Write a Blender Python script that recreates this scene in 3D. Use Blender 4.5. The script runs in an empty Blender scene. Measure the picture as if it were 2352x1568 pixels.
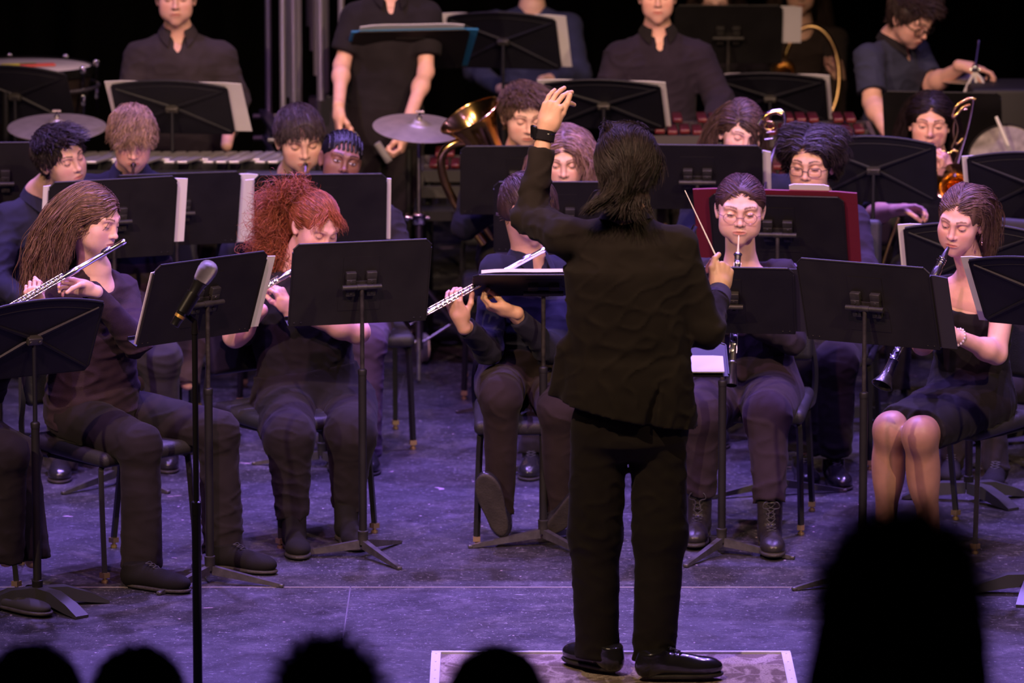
import bpy, math, random
import numpy as np
from mathutils import Vector, Matrix

# ------------------------------------------------------------------ camera, world, lights, exposure
SC = bpy.context.scene
F = 13500.0; TH = math.atan(2259 / F); HC = 4.25; CT = math.cos(TH); ST = math.sin(TH)
col = SC.collection
cd = bpy.data.cameras.new('camera'); cam = bpy.data.objects.new('camera', cd); col.objects.link(cam)
cam.location = (0, 0, HC); cam.rotation_euler = (math.pi / 2 - TH, 0, 0)
cd.sensor_width = 36; cd.lens = F / 2352 * 36; cd.clip_start = .5; cd.clip_end = 200
cd.dof.use_dof = True; cd.dof.focus_distance = 19.8; cd.dof.aperture_fstop = 4.4
SC.camera = cam
w = bpy.data.worlds.new('dark_hall'); SC.world = w; w.use_nodes = True
w.node_tree.nodes['Background'].inputs[0].default_value = (.30, .22, .42, 1)
w.node_tree.nodes['Background'].inputs[1].default_value = .006
SC.view_settings.view_transform = 'Standard'; SC.view_settings.look = 'None'
SC.view_settings.gamma = 1; SC.view_settings.use_curve_mapping = False
SC.view_settings.exposure = 0.0
def spot(name, loc, tgt, energy, colr, angle, blend=.6, size=.15):
    l = bpy.data.lights.new(name, 'SPOT'); l.energy = energy; l.color = colr
    l.spot_size = math.radians(angle); l.spot_blend = blend; l.shadow_soft_size = size
    o = bpy.data.objects.new(name, l); col.objects.link(o); o.location = loc
    o.rotation_euler = (Vector(tgt) - Vector(loc)).to_track_quat('-Z', 'Y').to_euler()
    return o
PUR = (.36, .215, 1.0); LAV = (.50, .30, 1.0); WARM = (1.0, .68, .42); PINK = (1.0, .42, .62)
for i, (x, e) in enumerate([(-2.6, 1.0), (-.6, 1.05), (1.4, 1.0), (3.2, .85)]):
    spot('violet_top_spot', (x, 24.2, 8.2), (x * .62, 20.8, 0), 2500 * e, PUR, 52, .8, .12)
for x in (-2.3, .2, 2.6):
    spot('lavender_top_spot', (x, 21.8, 8.4), (x * .8, 20.2, 0), 900, LAV, 48, .9, .12)
    spot('upstage_top_spot', (x, 26.2, 8.0), (x * .9, 24.0, .6), 520, LAV, 42, .8, .12)
spot('front_warm_spot', (-6.2, 10.5, 8.8), (-.3, 22.0, .9), 4500, WARM, 27, .7, .12)
spot('front_warm_spot', (5.8, 10.5, 8.8), (.5, 22.0, .9), 4100, WARM, 27, .7, .12)
spot('front_pink_spot', (-1.5, 11.5, 9.2), (0, 22.2, .9), 2600, PINK, 30, .8, .12)
spot('upstage_warm_spot', (2.5, 14.5, 9.0), (-.2, 25.8, 1.3), 2400, WARM, 24, .8, .12)
spot('chime_fill_spot', (-3.2, 22.5, 7.5), (-1.0, 26.2, 1.6), 700, LAV, 22, .8, .12)  # added violet light, only to brighten the chimes
for x in (-3.0, 0.2, 3.2): spot('violet_steep_spot', (x, 17.6, 9.2), (x * .55, 21.2, .5), 1250, (.40, .22, 1.0), 36, .8, .12)
spot('podium_warm_spot', (-2.4, 13.0, 8.0), (.35, 18.3, .8), 1500, WARM, 15, .6, .05)

# ------------------------------------------------------------------ picture ray -> place in the hall
DY = 0.0                       # pushes a whole sitter back along the view without changing where he appears
def W(px, py, Y):
    Y = Y + DY
    dx = (px - 1176) / F; dz = -(py - 784) / F
    ry = CT + dz * ST; rz = -ST + dz * CT; t = Y / ry
    return np.array([dx * t, Y, HC + rz * t])
def G(px, py, z=0.0):
    dx = (px - 1176) / F; dz = -(py - 784) / F
    ry = CT + dz * ST; rz = -ST + dz * CT; t = (HC - z) / -rz
    return np.array([dx * t, ry * t, z])
def V(*a): return np.array(a, float)
def nrm(v):
    v = np.asarray(v, float); return v / (np.linalg.norm(v) + 1e-12)
def Rz(a): c, s = math.cos(a), math.sin(a); return np.array([[c, -s, 0], [s, c, 0], [0, 0, 1.]])
def Rx(a): c, s = math.cos(a), math.sin(a); return np.array([[1., 0, 0], [0, c, -s], [0, s, c]])
def Ry(a): c, s = math.cos(a), math.sin(a); return np.array([[c, 0, s], [0, 1., 0], [-s, 0, c]])
def rad(d): return math.radians(d)

# ------------------------------------------------------------------ materials
MATS = {}
def mat(name, c=(.5, .5, .5), rough=.5, metal=0., spec=.5, bump=0., bscale=60., var=0., vscale=8., attr=None, coat=0., sheen=0., stretch=None, emit=None):
    if name in MATS: return MATS[name]
    m = bpy.data.materials.new(name); m.use_nodes = True; nt = m.node_tree; b = nt.nodes['Principled BSDF']
    b.inputs['Base Color'].default_value = (*c, 1); b.inputs['Roughness'].default_value = rough
    b.inputs['Metallic'].default_value = metal; b.inputs['Specular IOR Level'].default_value = spec
    b.inputs['Coat Weight'].default_value = coat; b.inputs['Sheen Weight'].default_value = sheen
    tc = nt.nodes.new('ShaderNodeTexCoord'); src = tc.outputs['Object']
    if stretch:
        mp = nt.nodes.new('ShaderNodeMapping'); mp.inputs['Scale'].default_value = stretch
        nt.links.new(src, mp.inputs[0]); src = mp.outputs[0]
    out = None
    if attr:
        a = nt.nodes.new('ShaderNodeAttribute'); a.attribute_name = attr; out = a.outputs['Color']
    if var > 0:
        n = nt.nodes.new('ShaderNodeTexNoise'); n.inputs['Scale'].default_value = vscale; n.inputs['Detail'].default_value = 5
        nt.links.new(src, n.inputs['Vector'])
        r = nt.nodes.new('ShaderNodeMapRange'); r.inputs[1].default_value = .3; r.inputs[2].default_value = .7
        r.inputs[3].default_value = 1 - var; r.inputs[4].default_value = 1 + var
        nt.links.new(n.outputs[0], r.inputs[0])
        mx = nt.nodes.new('ShaderNodeMix'); mx.data_type = 'RGBA'; mx.blend_type = 'MULTIPLY'; mx.inputs[0].default_value = 1
        if out: nt.links.new(out, mx.inputs[6])
        else: mx.inputs[6].default_value = (*c, 1)
        nt.links.new(r.outputs[0], mx.inputs[7]); out = mx.outputs[2]
    if out: nt.links.new(out, b.inputs['Base Color'])
    if bump > 0:
        n = nt.nodes.new('ShaderNodeTexNoise'); n.inputs['Scale'].default_value = bscale; n.inputs['Detail'].default_value = 6
        nt.links.new(src, n.inputs['Vector'])
        bp = nt.nodes.new('ShaderNodeBump'); bp.inputs['Strength'].default_value = bump; bp.inputs['Distance'].default_value = .01
        nt.links.new(n.outputs[0], bp.inputs['Height']); nt.links.new(bp.outputs[0], b.inputs['Normal'])
    MATS[name] = m; return m
def black_metal(): return mat('black_enamel', (.018, .018, .020), .42, 0, .5, .08, 220, .35, 18)
M_DESK = lambda: mat('black_desk_enamel', (.0105, .0098, .0100), .5, 0, .32, .05, 300, .25, 9)
M_PLAST = lambda: mat('black_matt_plastic', (.008, .008, .014), .55, 0, .35, .05, 260, .15, 12)
M_BRACK = lambda: mat('grey_bracket', (.032, .030, .027), .5, .3, .5, .1, 90, .3, 30)
M_WORN = lambda: mat('worn_black_tube', (.030, .026, .025), .45, .2, .5, .1, 120, .7, 25)
M_PAPER = lambda: mat('paper', (.74, .72, .74), .85, 0, .2, .04, 40, .06, 3)
M_BRASS = lambda: mat('brass', (.86, .56, .20), .16, 1, .5, .02, 30, .12, 14)
M_SILVER = lambda: mat('silver_plate', (.80, .78, .80), .2, 1)
M_CHROME = lambda: mat('chrome', (.72, .72, .76), .12, 1)
M_STEEL = lambda: mat('dull_steel', (.42, .40, .42), .38, 1, .5, .05, 80, .2, 30)
M_CYMB = lambda: mat('cymbal_bronze', (.62, .55, .52), .42, .75, .5, .05, 200, .12, 20)
M_EBONY = lambda: mat('ebony_wood', (.02, .018, .02), .3, 0, .5, .05, 200, .3, 40, coat=.3)
M_VINYL = lambda: mat('black_vinyl', (.022, .021, .024), .55, 0, .45, .15, 260, .2, 15)
M_FELT = lambda: mat('grey_felt', (.35, .33, .33), .95)
M_WOOD = lambda: mat('pale_handle_wood', (.62, .38, .16), .5, 0, .4, .1, 60, .2, 12)

# ------------------------------------------------------------------ object helpers
def link(o, parent=None):
    col.objects.link(o)
    if parent is not None: o.parent = parent
    return o
def tag(o, label=None, cat=None, group=None, kind=None):
    if label: o['label'] = label
    if cat: o['category'] = cat
    if group: o['group'] = group
    if kind: o['kind'] = kind
    return o
def thing(name, label, cat, loc=(0, 0, 0), group=None, rotz=0.):
    o = bpy.data.objects.new(name, None); o.empty_display_size = .05; link(o)
    o.location = tuple(float(q) for q in loc); o.rotation_euler = (0, 0, rotz)
    return tag(o, label, cat, group)
def rawmesh(name, v, f, m, smooth=True, cols=None, mi=None):
    me = bpy.data.meshes.new(name)
    v = np.asarray(v, np.float32)
    if isinstance(f, np.ndarray):
        n = f.shape[1]; me.vertices.add(len(v)); me.vertices.foreach_set('co', v.ravel())
        me.loops.add(f.size); me.loops.foreach_set('vertex_index', f.astype(np.int32).ravel())
        me.polygons.add(len(f)); me.polygons.foreach_set('loop_start', np.arange(0, f.size, n, dtype=np.int32))
        me.update(calc_edges=True)
    else:
        me.from_pydata(v.tolist(), [], f); me.update()
    for mm in (m if isinstance(m, (list, tuple)) else [m]): me.materials.append(mm)
    if mi is not None: me.polygons.foreach_set('material_index', np.asarray(mi, np.int32))
    if smooth: me.polygons.foreach_set('use_smooth', np.ones(len(me.polygons), bool))
    if cols is not None:
        a = me.color_attributes.new('Col', 'FLOAT_COLOR', 'POINT')
        c4 = np.ones((len(v), 4), np.float32); c4[:, :3] = cols; a.data.foreach_set('color', c4.ravel())
    me.validate()
    return me
def part(name, me, parent, label=None, loc=None):
    """mesh vertices are given in world metres; the parent is an unrotated Empty, so shift to its frame"""
    o = bpy.data.objects.new(name, me); link(o, parent)
    if label: o['label'] = label
    return o
class MB:
    """collects hard-surface shapes into one mesh; .build() links it as ONE object"""
    def __init__(s, smooth=True): s.v = []; s.f = []; s.smooth = smooth; s.M = None; s.sm = []
    def add(s, v, f, smooth=None):
        n = len(s.v); v = np.asarray(v, float)
        if s.M is not None: v = v @ s.M[0].T + s.M[1]
        s.v += v.tolist(); s.f += [[i + n for i in q] for q in f]
        s.sm += [s.smooth if smooth is None else smooth] * len(f)
    def box(s, c, size, R=None, ch=0.):
        hx, hy, hz = [q / 2 for q in size]
        if ch <= 0:
            v = np.array([(x, y, z) for x in (-hx, hx) for y in (-hy, hy) for z in (-hz, hz)], float)
            f = [(0, 1, 3, 2), (4, 6, 7, 5), (0, 4, 5, 1), (2, 3, 7, 6), (0, 2, 6, 4), (1, 5, 7, 3)]
        else:
            return s.rbox(c, size, ch, R, 2)
        if R is not None: v = v @ np.asarray(R).T
        s.add(v + np.asarray(c), f, False)
    def rbox(s, c, size, r, R=None, seg=4):
        h = np.array(size) / 2; r = min(r, *(h * .999)); inner = h - r
        ax = []
        for i in range(3):
            a = [(-h[i] + r * (1 - math.cos(t * math.pi / 2 / seg))) for t in range(seg)] + [-inner[i], inner[i]]
            a += [(h[i] - r * (1 - math.cos(t * math.pi / 2 / seg))) for t in range(seg - 1, -1, -1)]
            # positions on the cube face; rounded below
            a = sorted(set(round(q, 6) for q in a)); ax.append(a)
        V_, F_ = [], []; ids = {}
        def vid(p):
            k = tuple(round(q, 6) for q in p)
            if k not in ids:
                q = np.clip(p, -inner, inner); d = np.array(p) - q; n = np.linalg.norm(d)
                V_.append(q + (d / n * r if n > 1e-9 else 0)); ids[k] = len(V_) - 1
            return ids[k]
        for a in range(3):
            b, c2 = (a + 1) % 3, (a + 2) % 3
            for sg in (-1, 1):
                for i in range(len(ax[b]) - 1):
                    for j in range(len(ax[c2]) - 1):
                        q = []
                        for (ii, jj) in ((i, j), (i + 1, j), (i + 1, j + 1), (i, j + 1)):
                            p = [0, 0, 0]; p[a] = sg * h[a]; p[b] = ax[b][ii]; p[c2] = ax[c2][jj]; q.append(vid(p))
                        F_.append(q if sg > 0 else q[::-1])
        v = np.array(V_)
        if R is not None: v = v @ np.asarray(R).T
        s.add(v + np.asarray(c), F_, True)
    def tube(s, pts, r, n=10, cap=True, close=False):
        P = np.asarray(pts, float); m = len(P); rr = np.broadcast_to(np.asarray(r, float), (m,))
        T = np.zeros_like(P)
        if close: T = np.roll(P, -1, 0) - np.roll(P, 1, 0)
        else:
            T[1:-1] = P[2:] - P[:-2]; T[0] = P[1] - P[0]; T[-1] = P[-1] - P[-2]
        T /= np.linalg.norm(T, axis=1)[:, None] + 1e-12
        u = np.cross(T[0], [0, 0, 1.]);
        if np.linalg.norm(u) < 1e-3: u = np.cross(T[0], [0, 1., 0])
        u = nrm(u); v = []
        for i in range(m):
            u = nrm(u - T[i] * (u @ T[i])); w_ = np.cross(T[i], u)
            for k in range(n):
                a = 2 * math.pi * k / n; v.append(P[i] + (u * math.cos(a) + w_ * math.sin(a)) * rr[i])
        f = []
        for i in range(m if close else m - 1):
            j = (i + 1) % m
            for k in range(n): f.append((i * n + k, i * n + (k + 1) % n, j * n + (k + 1) % n, j * n + k))
        if cap and not close: f.append(list(range(n))[::-1]); f.append([(m - 1) * n + k for k in range(n)])
        s.add(v, f)
    def lathe(s, o, d, prof, n=28, cap=True):
        """prof = [(distance along d, radius), ...]"""
        d = nrm(d); P = [np.asarray(o) + d * t for t, _ in prof]
        u = np.cross(d, [0, 0, 1.]);
        if np.linalg.norm(u) < 1e-3: u = np.cross(d, [0, 1., 0])
        u = nrm(u); w_ = np.cross(d, u); v = []
        for p, (_, r) in zip(P, prof):
            for k in range(n):
                a = 2 * math.pi * k / n; v.append(p + (u * math.cos(a) + w_ * math.sin(a)) * r)
        m = len(prof)
        f = [(i * n + k, i * n + (k + 1) % n, (i + 1) * n + (k + 1) % n, (i + 1) * n + k) for i in range(m - 1) for k in range(n)]
        if cap: f.append(list(range(n))[::-1]); f.append([(m - 1) * n + k for k in range(n)])
        s.add(v, f)
    def prism(s, poly, o, u, v_, n_, th):
        """2-D outline in (u,v) extruded along n_ by th"""
        o = np.asarray(o, float); u = np.asarray(u); v_ = np.asarray(v_); n_ = np.asarray(n_)
        a = [o + u * x + v_ * y for x, y in poly]; b = [p + n_ * th for p in a]; k = len(poly)
        s.add(a + b, [list(range(k))[::-1], [k + i for i in range(k)]] + [(i, (i + 1) % k, k + (i + 1) % k, k + i) for i in range(k)], False)
    def mesh(s, name, m):
        me = bpy.data.meshes.new(name); me.from_pydata(s.v, [], s.f); me.update()
        for mm in (m if isinstance(m, (list, tuple)) else [m]): me.materials.append(mm)
        me.polygons.foreach_set('use_smooth', s.sm)
        return me
    def build(s, name, m, parent=None, label=None):
        me = s.mesh(name, m)
        try: me.set_sharp_from_angle(angle=rad(42))
        except Exception: pass
        o = bpy.data.objects.new(name, me); link(o, parent)
        if label: o['label'] = label
        return o
def smooth_path(pts, k=8):
    P = np.asarray(pts, float); P = np.vstack([2 * P[0] - P[1], P, 2 * P[-1] - P[-2]]); out = []
    for i in range(1, len(P) - 2):
        for j in range(k):
            t = j / k; a, b, c, d = P[i - 1], P[i], P[i + 1], P[i + 2]
            out.append(.5 * (2 * b + (c - a) * t + (2 * a - 5 * b + 4 * c - d) * t * t + (3 * b - a - 3 * c + d) * t ** 3))
    out.append(P[-2]); return np.array(out)

# ------------------------------------------------------------------ organic shapes: smooth unions meshed by surface nets
def cone(a, b, ra, rb, k=.02, op='u', fb=False, fa=False):
    a = np.asarray(a, float); b = np.asarray(b, float); r = max(ra, rb)
    ba = b - a; bb = ba @ ba + 1e-9; L = math.sqrt(bb)
    def f(X, Y, Z):
        x, y, z = X - a[0], Y - a[1], Z - a[2]
        tt = (x * ba[0] + y * ba[1] + z * ba[2]) / bb; h = np.clip(tt, 0, 1)
        d = np.sqrt((x - ba[0] * h) ** 2 + (y - ba[1] * h) ** 2 + (z - ba[2] * h) ** 2) - (ra + (rb - ra) * h)
        if fb: d = np.maximum(d, (tt - 1) * L)
        if fa: d = np.maximum(d, -tt * L)
        return d
    return dict(lo=np.minimum(a, b) - r, hi=np.maximum(a, b) + r, f=f, k=k, op=op)
def ell(c, r, R=None, k=.02, op='u'):
    c = np.asarray(c, float); r = np.broadcast_to(np.asarray(r, float), (3,)); m = r.max()
    R = np.eye(3) if R is None else np.asarray(R)
    def f(X, Y, Z):
        x, y, z = X - c[0], Y - c[1], Z - c[2]
        q = [(x * R[0, i] + y * R[1, i] + z * R[2, i]) for i in range(3)]
        k0 = np.sqrt((q[0] / r[0]) ** 2 + (q[1] / r[1]) ** 2 + (q[2] / r[2]) ** 2)
        k1 = np.sqrt((q[0] / r[0] ** 2) ** 2 + (q[1] / r[1] ** 2) ** 2 + (q[2] / r[2] ** 2) ** 2) + 1e-9
        return k0 * (k0 - 1) / k1
    return dict(lo=c - m, hi=c + m, f=f, k=k, op=op)
def loft(o, up, side, prof, k=.03, op='u'):
    """prof rows: (t along up, half width along side, half depth, shift forward)"""
    o = np.asarray(o, float); up = nrm(up); side = nrm(np.asarray(side) - up * (np.asarray(side) @ up)); fr = np.cross(side, up)
    pr = np.array(prof, float); m = pr[:, 1:3].max() + abs(pr[:, 3]).max() + .02
    ends = np.array([o + up * pr[0, 0], o + up * pr[-1, 0]])
    def f(X, Y, Z):
        x, y, z = X - o[0], Y - o[1], Z - o[2]
        t = x * up[0] + y * up[1] + z * up[2]
        s_ = x * side[0] + y * side[1] + z * side[2]; d_ = x * fr[0] + y * fr[1] + z * fr[2]
        w_ = np.interp(t, pr[:, 0], pr[:, 1]).astype(np.float32); dp = np.interp(t, pr[:, 0], pr[:, 2]).astype(np.float32)
        sh = np.interp(t, pr[:, 0], pr[:, 3]).astype(np.float32)
        q1 = s_ / w_; q2 = (d_ - sh) / dp
        k0 = np.sqrt(q1 ** 2 + q2 ** 2) + 1e-6; k1 = np.sqrt((q1 / w_) ** 2 + (q2 / dp) ** 2) + 1e-6
        d = k0 * (k0 - 1) / k1
        e = np.maximum(t - pr[-1, 0], pr[0, 0] - t)
        return np.where(e > 0, np.sqrt(np.maximum(d, 0) ** 2 + e ** 2), np.maximum(d, e))
    return dict(lo=ends.min(0) - m, hi=ends.max(0) + m, f=f, k=k, op=op)
def half(p, n):
    """keeps the side the normal points away from"""
    p = np.asarray(p, float); n = nrm(n)
    return dict(lo=None, hi=None, f=lambda X, Y, Z: (X - p[0]) * n[0] + (Y - p[1]) * n[1] + (Z - p[2]) * n[2], k=0, op='i')
def volume(prims, vox, folds=None, pad=.02):
    base = [p for p in prims if p['op'] == 'u']
    lo = np.min([p['lo'] for p in base], 0) - pad; hi = np.max([p['hi'] for p in base], 0) + pad
    n = np.ceil((hi - lo) / vox).astype(int) + 1
    D = np.full(n, .5, np.float32)
    ax = [(lo[i] + np.arange(n[i]) * vox).astype(np.float32) for i in range(3)]
    for p in prims:
        mg = p['k'] + 3 * vox + (.012 if folds else 0)
        if p['lo'] is None: sl = [slice(0, n[i]) for i in range(3)]
        else:
            a = np.clip(((p['lo'] - mg - lo) / vox).astype(int), 0, n); b = np.clip(((p['hi'] + mg - lo) / vox).astype(int) + 2, 0, n)
            sl = [slice(a[i], b[i]) for i in range(3)]
            if any(a[i] >= b[i] for i in range(3)): continue
        X = ax[0][sl[0]][:, None, None]; Y = ax[1][sl[1]][None, :, None]; Z = ax[2][sl[2]][None, None, :]
        d = p['f'](X, Y, Z).astype(np.float32); S = D[sl[0], sl[1], sl[2]]; k = max(p['k'], 1e-4)
        if p['op'] == 'u':
            h = np.clip(.5 + .5 * (S - d) / k, 0, 1); D[sl[0], sl[1], sl[2]] = S + (d - S) * h - k * h * (1 - h)
        elif p['op'] == 's':
            h = np.clip(.5 - .5 * (S + d) / k, 0, 1); D[sl[0], sl[1], sl[2]] = S + (-d - S) * h + k * h * (1 - h)
        elif folds is None: D[sl[0], sl[1], sl[2]] = np.maximum(S, d)
    if folds is not None:
        X = ax[0][:, None, None]; Y = ax[1][None, :, None]; Z = ax[2][None, None, :]
        near = np.abs(D) < .03
        I = np.nonzero(near)
        P = np.stack([ax[0][I[0]], ax[1][I[1]], ax[2][I[2]]], 1)
        D[I] += folds(P).astype(np.float32)
        for p in prims:
            if p['op'] == 'i': D = np.maximum(D, p['f'](X, Y, Z).astype(np.float32))
    return nets(D, lo, vox)
_C = np.array([(i, j, k) for i in (0, 1) for j in (0, 1) for k in (0, 1)])
_E = [(a, b) for a in range(8) for b in range(a + 1, 8) if np.abs(_C[a] - _C[b]).sum() == 1]
def nets(D, lo, vox):
    S = D < 0
    S[0] = S[-1] = False; S[:, 0] = S[:, -1] = False; S[:, :, 0] = S[:, :, -1] = False
    D = np.where(S, np.minimum(D, -1e-5), np.maximum(D, 1e-5))
    n = np.array(D.shape)
    cnt = np.zeros(n - 1, np.int8)
    for c in _C: cnt += S[c[0]:n[0] - 1 + c[0], c[1]:n[1] - 1 + c[1], c[2]:n[2] - 1 + c[2]]
    ai = np.argwhere((cnt > 0) & (cnt < 8))
    idx = np.full(n - 1, -1, np.int64); idx[ai[:, 0], ai[:, 1], ai[:, 2]] = np.arange(len(ai))
    v = [D[ai[:, 0] + c[0], ai[:, 1] + c[1], ai[:, 2] + c[2]] for c in _C]
    pos = np.zeros((len(ai), 3)); ct = np.zeros(len(ai))
    for a, b in _E:
        m = (v[a] < 0) != (v[b] < 0); t = np.where(m, v[a] / np.where(m, v[a] - v[b], 1), 0)
        pos += m[:, None] * (_C[a] + t[:, None] * (_C[b] - _C[a])); ct += m
    P = lo + (ai + pos / ct[:, None]) * vox
    Fs = []
    for ax_ in range(3):
        b, c = (ax_ + 1) % 3, (ax_ + 2) % 3
        s0 = [slice(None)] * 3; s1 = [slice(None)] * 3; s0[ax_] = slice(0, -1); s1[ax_] = slice(1, None)
        A = S[tuple(s0)]; B = S[tuple(s1)]; I = np.argwhere(A != B)
        I = I[(I[:, b] > 0) & (I[:, c] > 0) & (I[:, b] < n[b] - 1) & (I[:, c] < n[c] - 1)]
        def g(db, dc):
            J = I.copy(); J[:, b] -= db; J[:, c] -= dc; return idx[J[:, 0], J[:, 1], J[:, 2]]
        q = np.stack([g(1, 1), g(0, 1), g(0, 0), g(1, 0)], 1)
        fl = ~A[I[:, 0], I[:, 1], I[:, 2]]; q[fl] = q[fl][:, ::-1]; Fs.append(q)
    Fq = np.vstack(Fs); Fq = Fq[(Fq >= 0).all(1)]
    return P, Fq
def merge(L):
    vs, fs, n = [], [], 0
    for v, f in L: vs.append(v); fs.append(f + n); n += len(v)
    return np.vstack(vs), np.vstack(fs)
def wave_noise(seed, n=10, fmin=6, fmax=30, stretch=(1, 1, 1)):
    r = np.random.RandomState(seed); K = r.normal(size=(n, 3)); K /= np.linalg.norm(K, axis=1)[:, None]
    K *= (fmin * (fmax / fmin) ** r.rand(n))[:, None] * np.array(stretch); ph = r.rand(n) * 6.28
    def f(P): return sum(np.sin(P @ K[i] + ph[i]) for i in range(n)) / n
    return f
def cloth_folds(seed, amp=.012, joints=(), base=.42):
    a = wave_noise(seed, 6, 30, 62, (1, 1, 1.7)); b = wave_noise(seed + 1, 6, 12, 26); c = wave_noise(seed + 3, 7, 80, 150, (1, 1, 1.4)); g = wave_noise(seed + 5, 5, 5, 12)
    def f(P):
        A = a(P) * 3.2 + b(P) * 1.6; rd = (1 - np.abs(np.clip(A, -1, 1))) ** 1.7   # sharp ridges
        wgt = np.full(len(P), base)
        for j, rr in joints: wgt = np.maximum(wgt, np.exp(-(np.linalg.norm(P - j, axis=1) / rr) ** 2))
        wgt = wgt * (.55 + .9 * np.clip(.5 + g(P) * 1.2, 0, 1)); return -amp * wgt * (rd - .35) - amp * .22 * wgt * c(P) * 2
    return f
# ------------------------------------------------------------------ people
SKIN = mat('skin', (.8, .5, .4), .46, 0, .4, .06, 500, .07, 30, attr='Col')
SKIN.node_tree.nodes['Principled BSDF'].inputs['Subsurface Weight'].default_value = .12; SKIN.node_tree.nodes['Principled BSDF'].inputs['Subsurface Radius'].default_value = (.012, .005, .003); SKIN.node_tree.nodes['Principled BSDF'].inputs['Subsurface Scale'].default_value = 1.
HAIRM = mat('hair_strands', (.1, .06, .04), .48, 0, .35, .15, 420, .35, 60, attr='Col', stretch=(1, 1, .25))
SK = dict(fair=(.80, .50, .40), pink=(.82, .47, .39), olive=(.68, .42, .29), tan=(.62, .36, .23), dark=(.20, .095, .055), asian=(.74, .46, .30))
class Head:
    def __init__(s, C, yaw=0, pitch=0, roll=0, sc=1., **k):
        s.C = np.asarray(C, float); s.R = Rz(rad(yaw)) @ Rx(rad(pitch)) @ Ry(rad(roll)); s.s = sc; s.k = k
    def w(s, p): return s.C + s.R @ (np.asarray(p, float) * s.s)
    def loc(s, P): return (P - s.C) @ s.R / s.s
    def cone(s, a, b, ra, rb, k=.02, op='u'): return cone(s.w(a), s.w(b), ra * s.s, rb * s.s, k * s.s, op)
    def ell(s, c, r, k=.02, op='u', R=None): return ell(s.w(c), np.array(r) * s.s, s.R if R is None else s.R @ R, k * s.s, op)
    def prims(s):
        q = s.k; wd = q.get('wd', 1.); jw = q.get('jaw', 1.); ns = q.get('nose', 1.); E = s.ell; K = s.cone; ck = q.get('cheek', 1.)
        L = [E((0, .022, .036), (.076 * wd, .094, .083), .01), E((0, -.022, .014), (.068 * wd, .070, .080), .03),
             E((0, -.024, -.050), (.056 * wd * jw, .062, .046), .035), E((0, -.070, -.094), (.020 * jw, .016, .016), .03),
             E((0, -.058, -.048), (.030, .034, .040), .03)]
        for sg in (-1, 1):
            L += [E((sg * .041 * wd, -.058, -.020), (.024 * ck, .022, .024 * ck), .03),
                  E((sg * .036 * wd * jw, -.046, -.058), (.022 * ck, .026, .024), .03),
                  K((sg * .014, -.089, .030), (sg * .046 * wd, -.074, .033), .009, .008, .018)]
        for sg in (-1, 1):
            L += [E((sg * .031 * wd, -.098, .010), (.020, .020, .0125), .014, 's')]
        L += [K((0, -.090, .022), (0, -.1045, -.020), .0070, .0085 * ns, .014), E((0, -.1085, -.0225), (.0095 * ns, .0095, .0085), .008)]
        for sg in (-1, 1):
            L += [E((sg * .0125 * ns, -.096, -.0265), (.0065, .0085, .0062), .006),
                  E((sg * .0065, -.1035, -.0320), (.0035, .005, .003), .003, 's'),
                  E((sg * .031 * wd, -.0755, .0095), .0158, .003)]
        # lips
        L += [K((-.021, -.0865, -.0535), (-.005, -.0965, -.0500), .0042, .0058, .007), K((.021, -.0865, -.0535), (.005, -.0965, -.0500), .0042, .0058, .007),
              K((-.016, -.0885, -.0585), (.016, -.0885, -.0585), .0055, .0055, .008), E((0, -.0930, -.0600), (.014, .0062, .0058), .006),
              K((-.021, -.0955, -.0552), (0, -.1030, -.0546), .0012, .0018, .0035, 's'), K((.021, -.0955, -.0552), (0, -.1030, -.0546), .0012, .0018, .0035, 's')]
        if q.get('ears', 1):
            for sg in (-1, 1):
                Re = Rz(rad(-sg * 25)) @ Rx(rad(-12))
                L += [E((sg * .0775 * wd, .012, -.002), (.0075, .018, .031), .006, R=Re), E((sg * .0845 * wd, .006, .002), (.0050, .010, .019), .004, 's', R=Re),
                      E((sg * .0755 * wd, .006, -.026), (.006, .009, .009), .006)]
        return L
    def tint(s, P, base, eyes=0., brow=(.12, .07, .045), lip=None, brows=1.):
        p = s.loc(P); x, y, z = p[:, 0], p[:, 1], p[:, 2]; q = s.k; wd = q.get('wd', 1.)
        c = np.tile(np.array(base, float), (len(P), 1)); ax = np.abs(x) / wd
        fr = (y < -.045)
        def mixc(m, t):
            m = np.clip(m, 0, 1)[:, None]; return c * (1 - m) + np.array(t) * m
        b = np.array(base)
        c = mixc(fr * .40 * np.exp(-((ax - .042) / .018) ** 2 - ((z + .025) / .018) ** 2), b * [1.0, .66, .62])       # cheeks
        c = mixc(fr * .30 * np.exp(-(x / .012) ** 2 - ((z + .022) / .010) ** 2), b * [1.0, .70, .64])                  # nose
        lc = np.array(lip) if lip is not None else b * [.82, .42, .42]
        zl = -.0545 - .0015 * (ax / .02) ** 2
        ml = ((z - zl) < .0062 * (1 - (ax / .027) ** 2)) & ((z - zl) > -.0078 * (1 - (ax / .025) ** 2)) & (ax < .024) & (y < -.078)
        c = mixc(ml * .8, lc)
        c = mixc((fr & (np.abs(z - zl) < .0013) & (ax < .023) & (y < -.07)) * .75, lc * .35)
        zb = .0335 + .0045 * np.sin(np.clip((ax - .012) / .036, 0, 1) * 2.4)
        mb_ = fr & (ax > .012) & (ax < .050) & (np.abs(z - zb) < .0036 * (1.15 - (ax - .012) / .05))
        c = mixc(mb_ * .85 * brows, brow)
        dx = (ax - .031); rr = np.abs(dx) < .0145
        zlid = .0095 - .0062 * np.sqrt(np.clip(1 - (dx / .0150) ** 2, 0, 1))          # lower lash line
        zup = zlid + .0011 + eyes * .0085 * np.sqrt(np.clip(1 - (dx / .0135) ** 2, 0, 1))
        ey = fr & rr & (z > zlid) & (z < zup) & (y < -.078)
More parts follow.
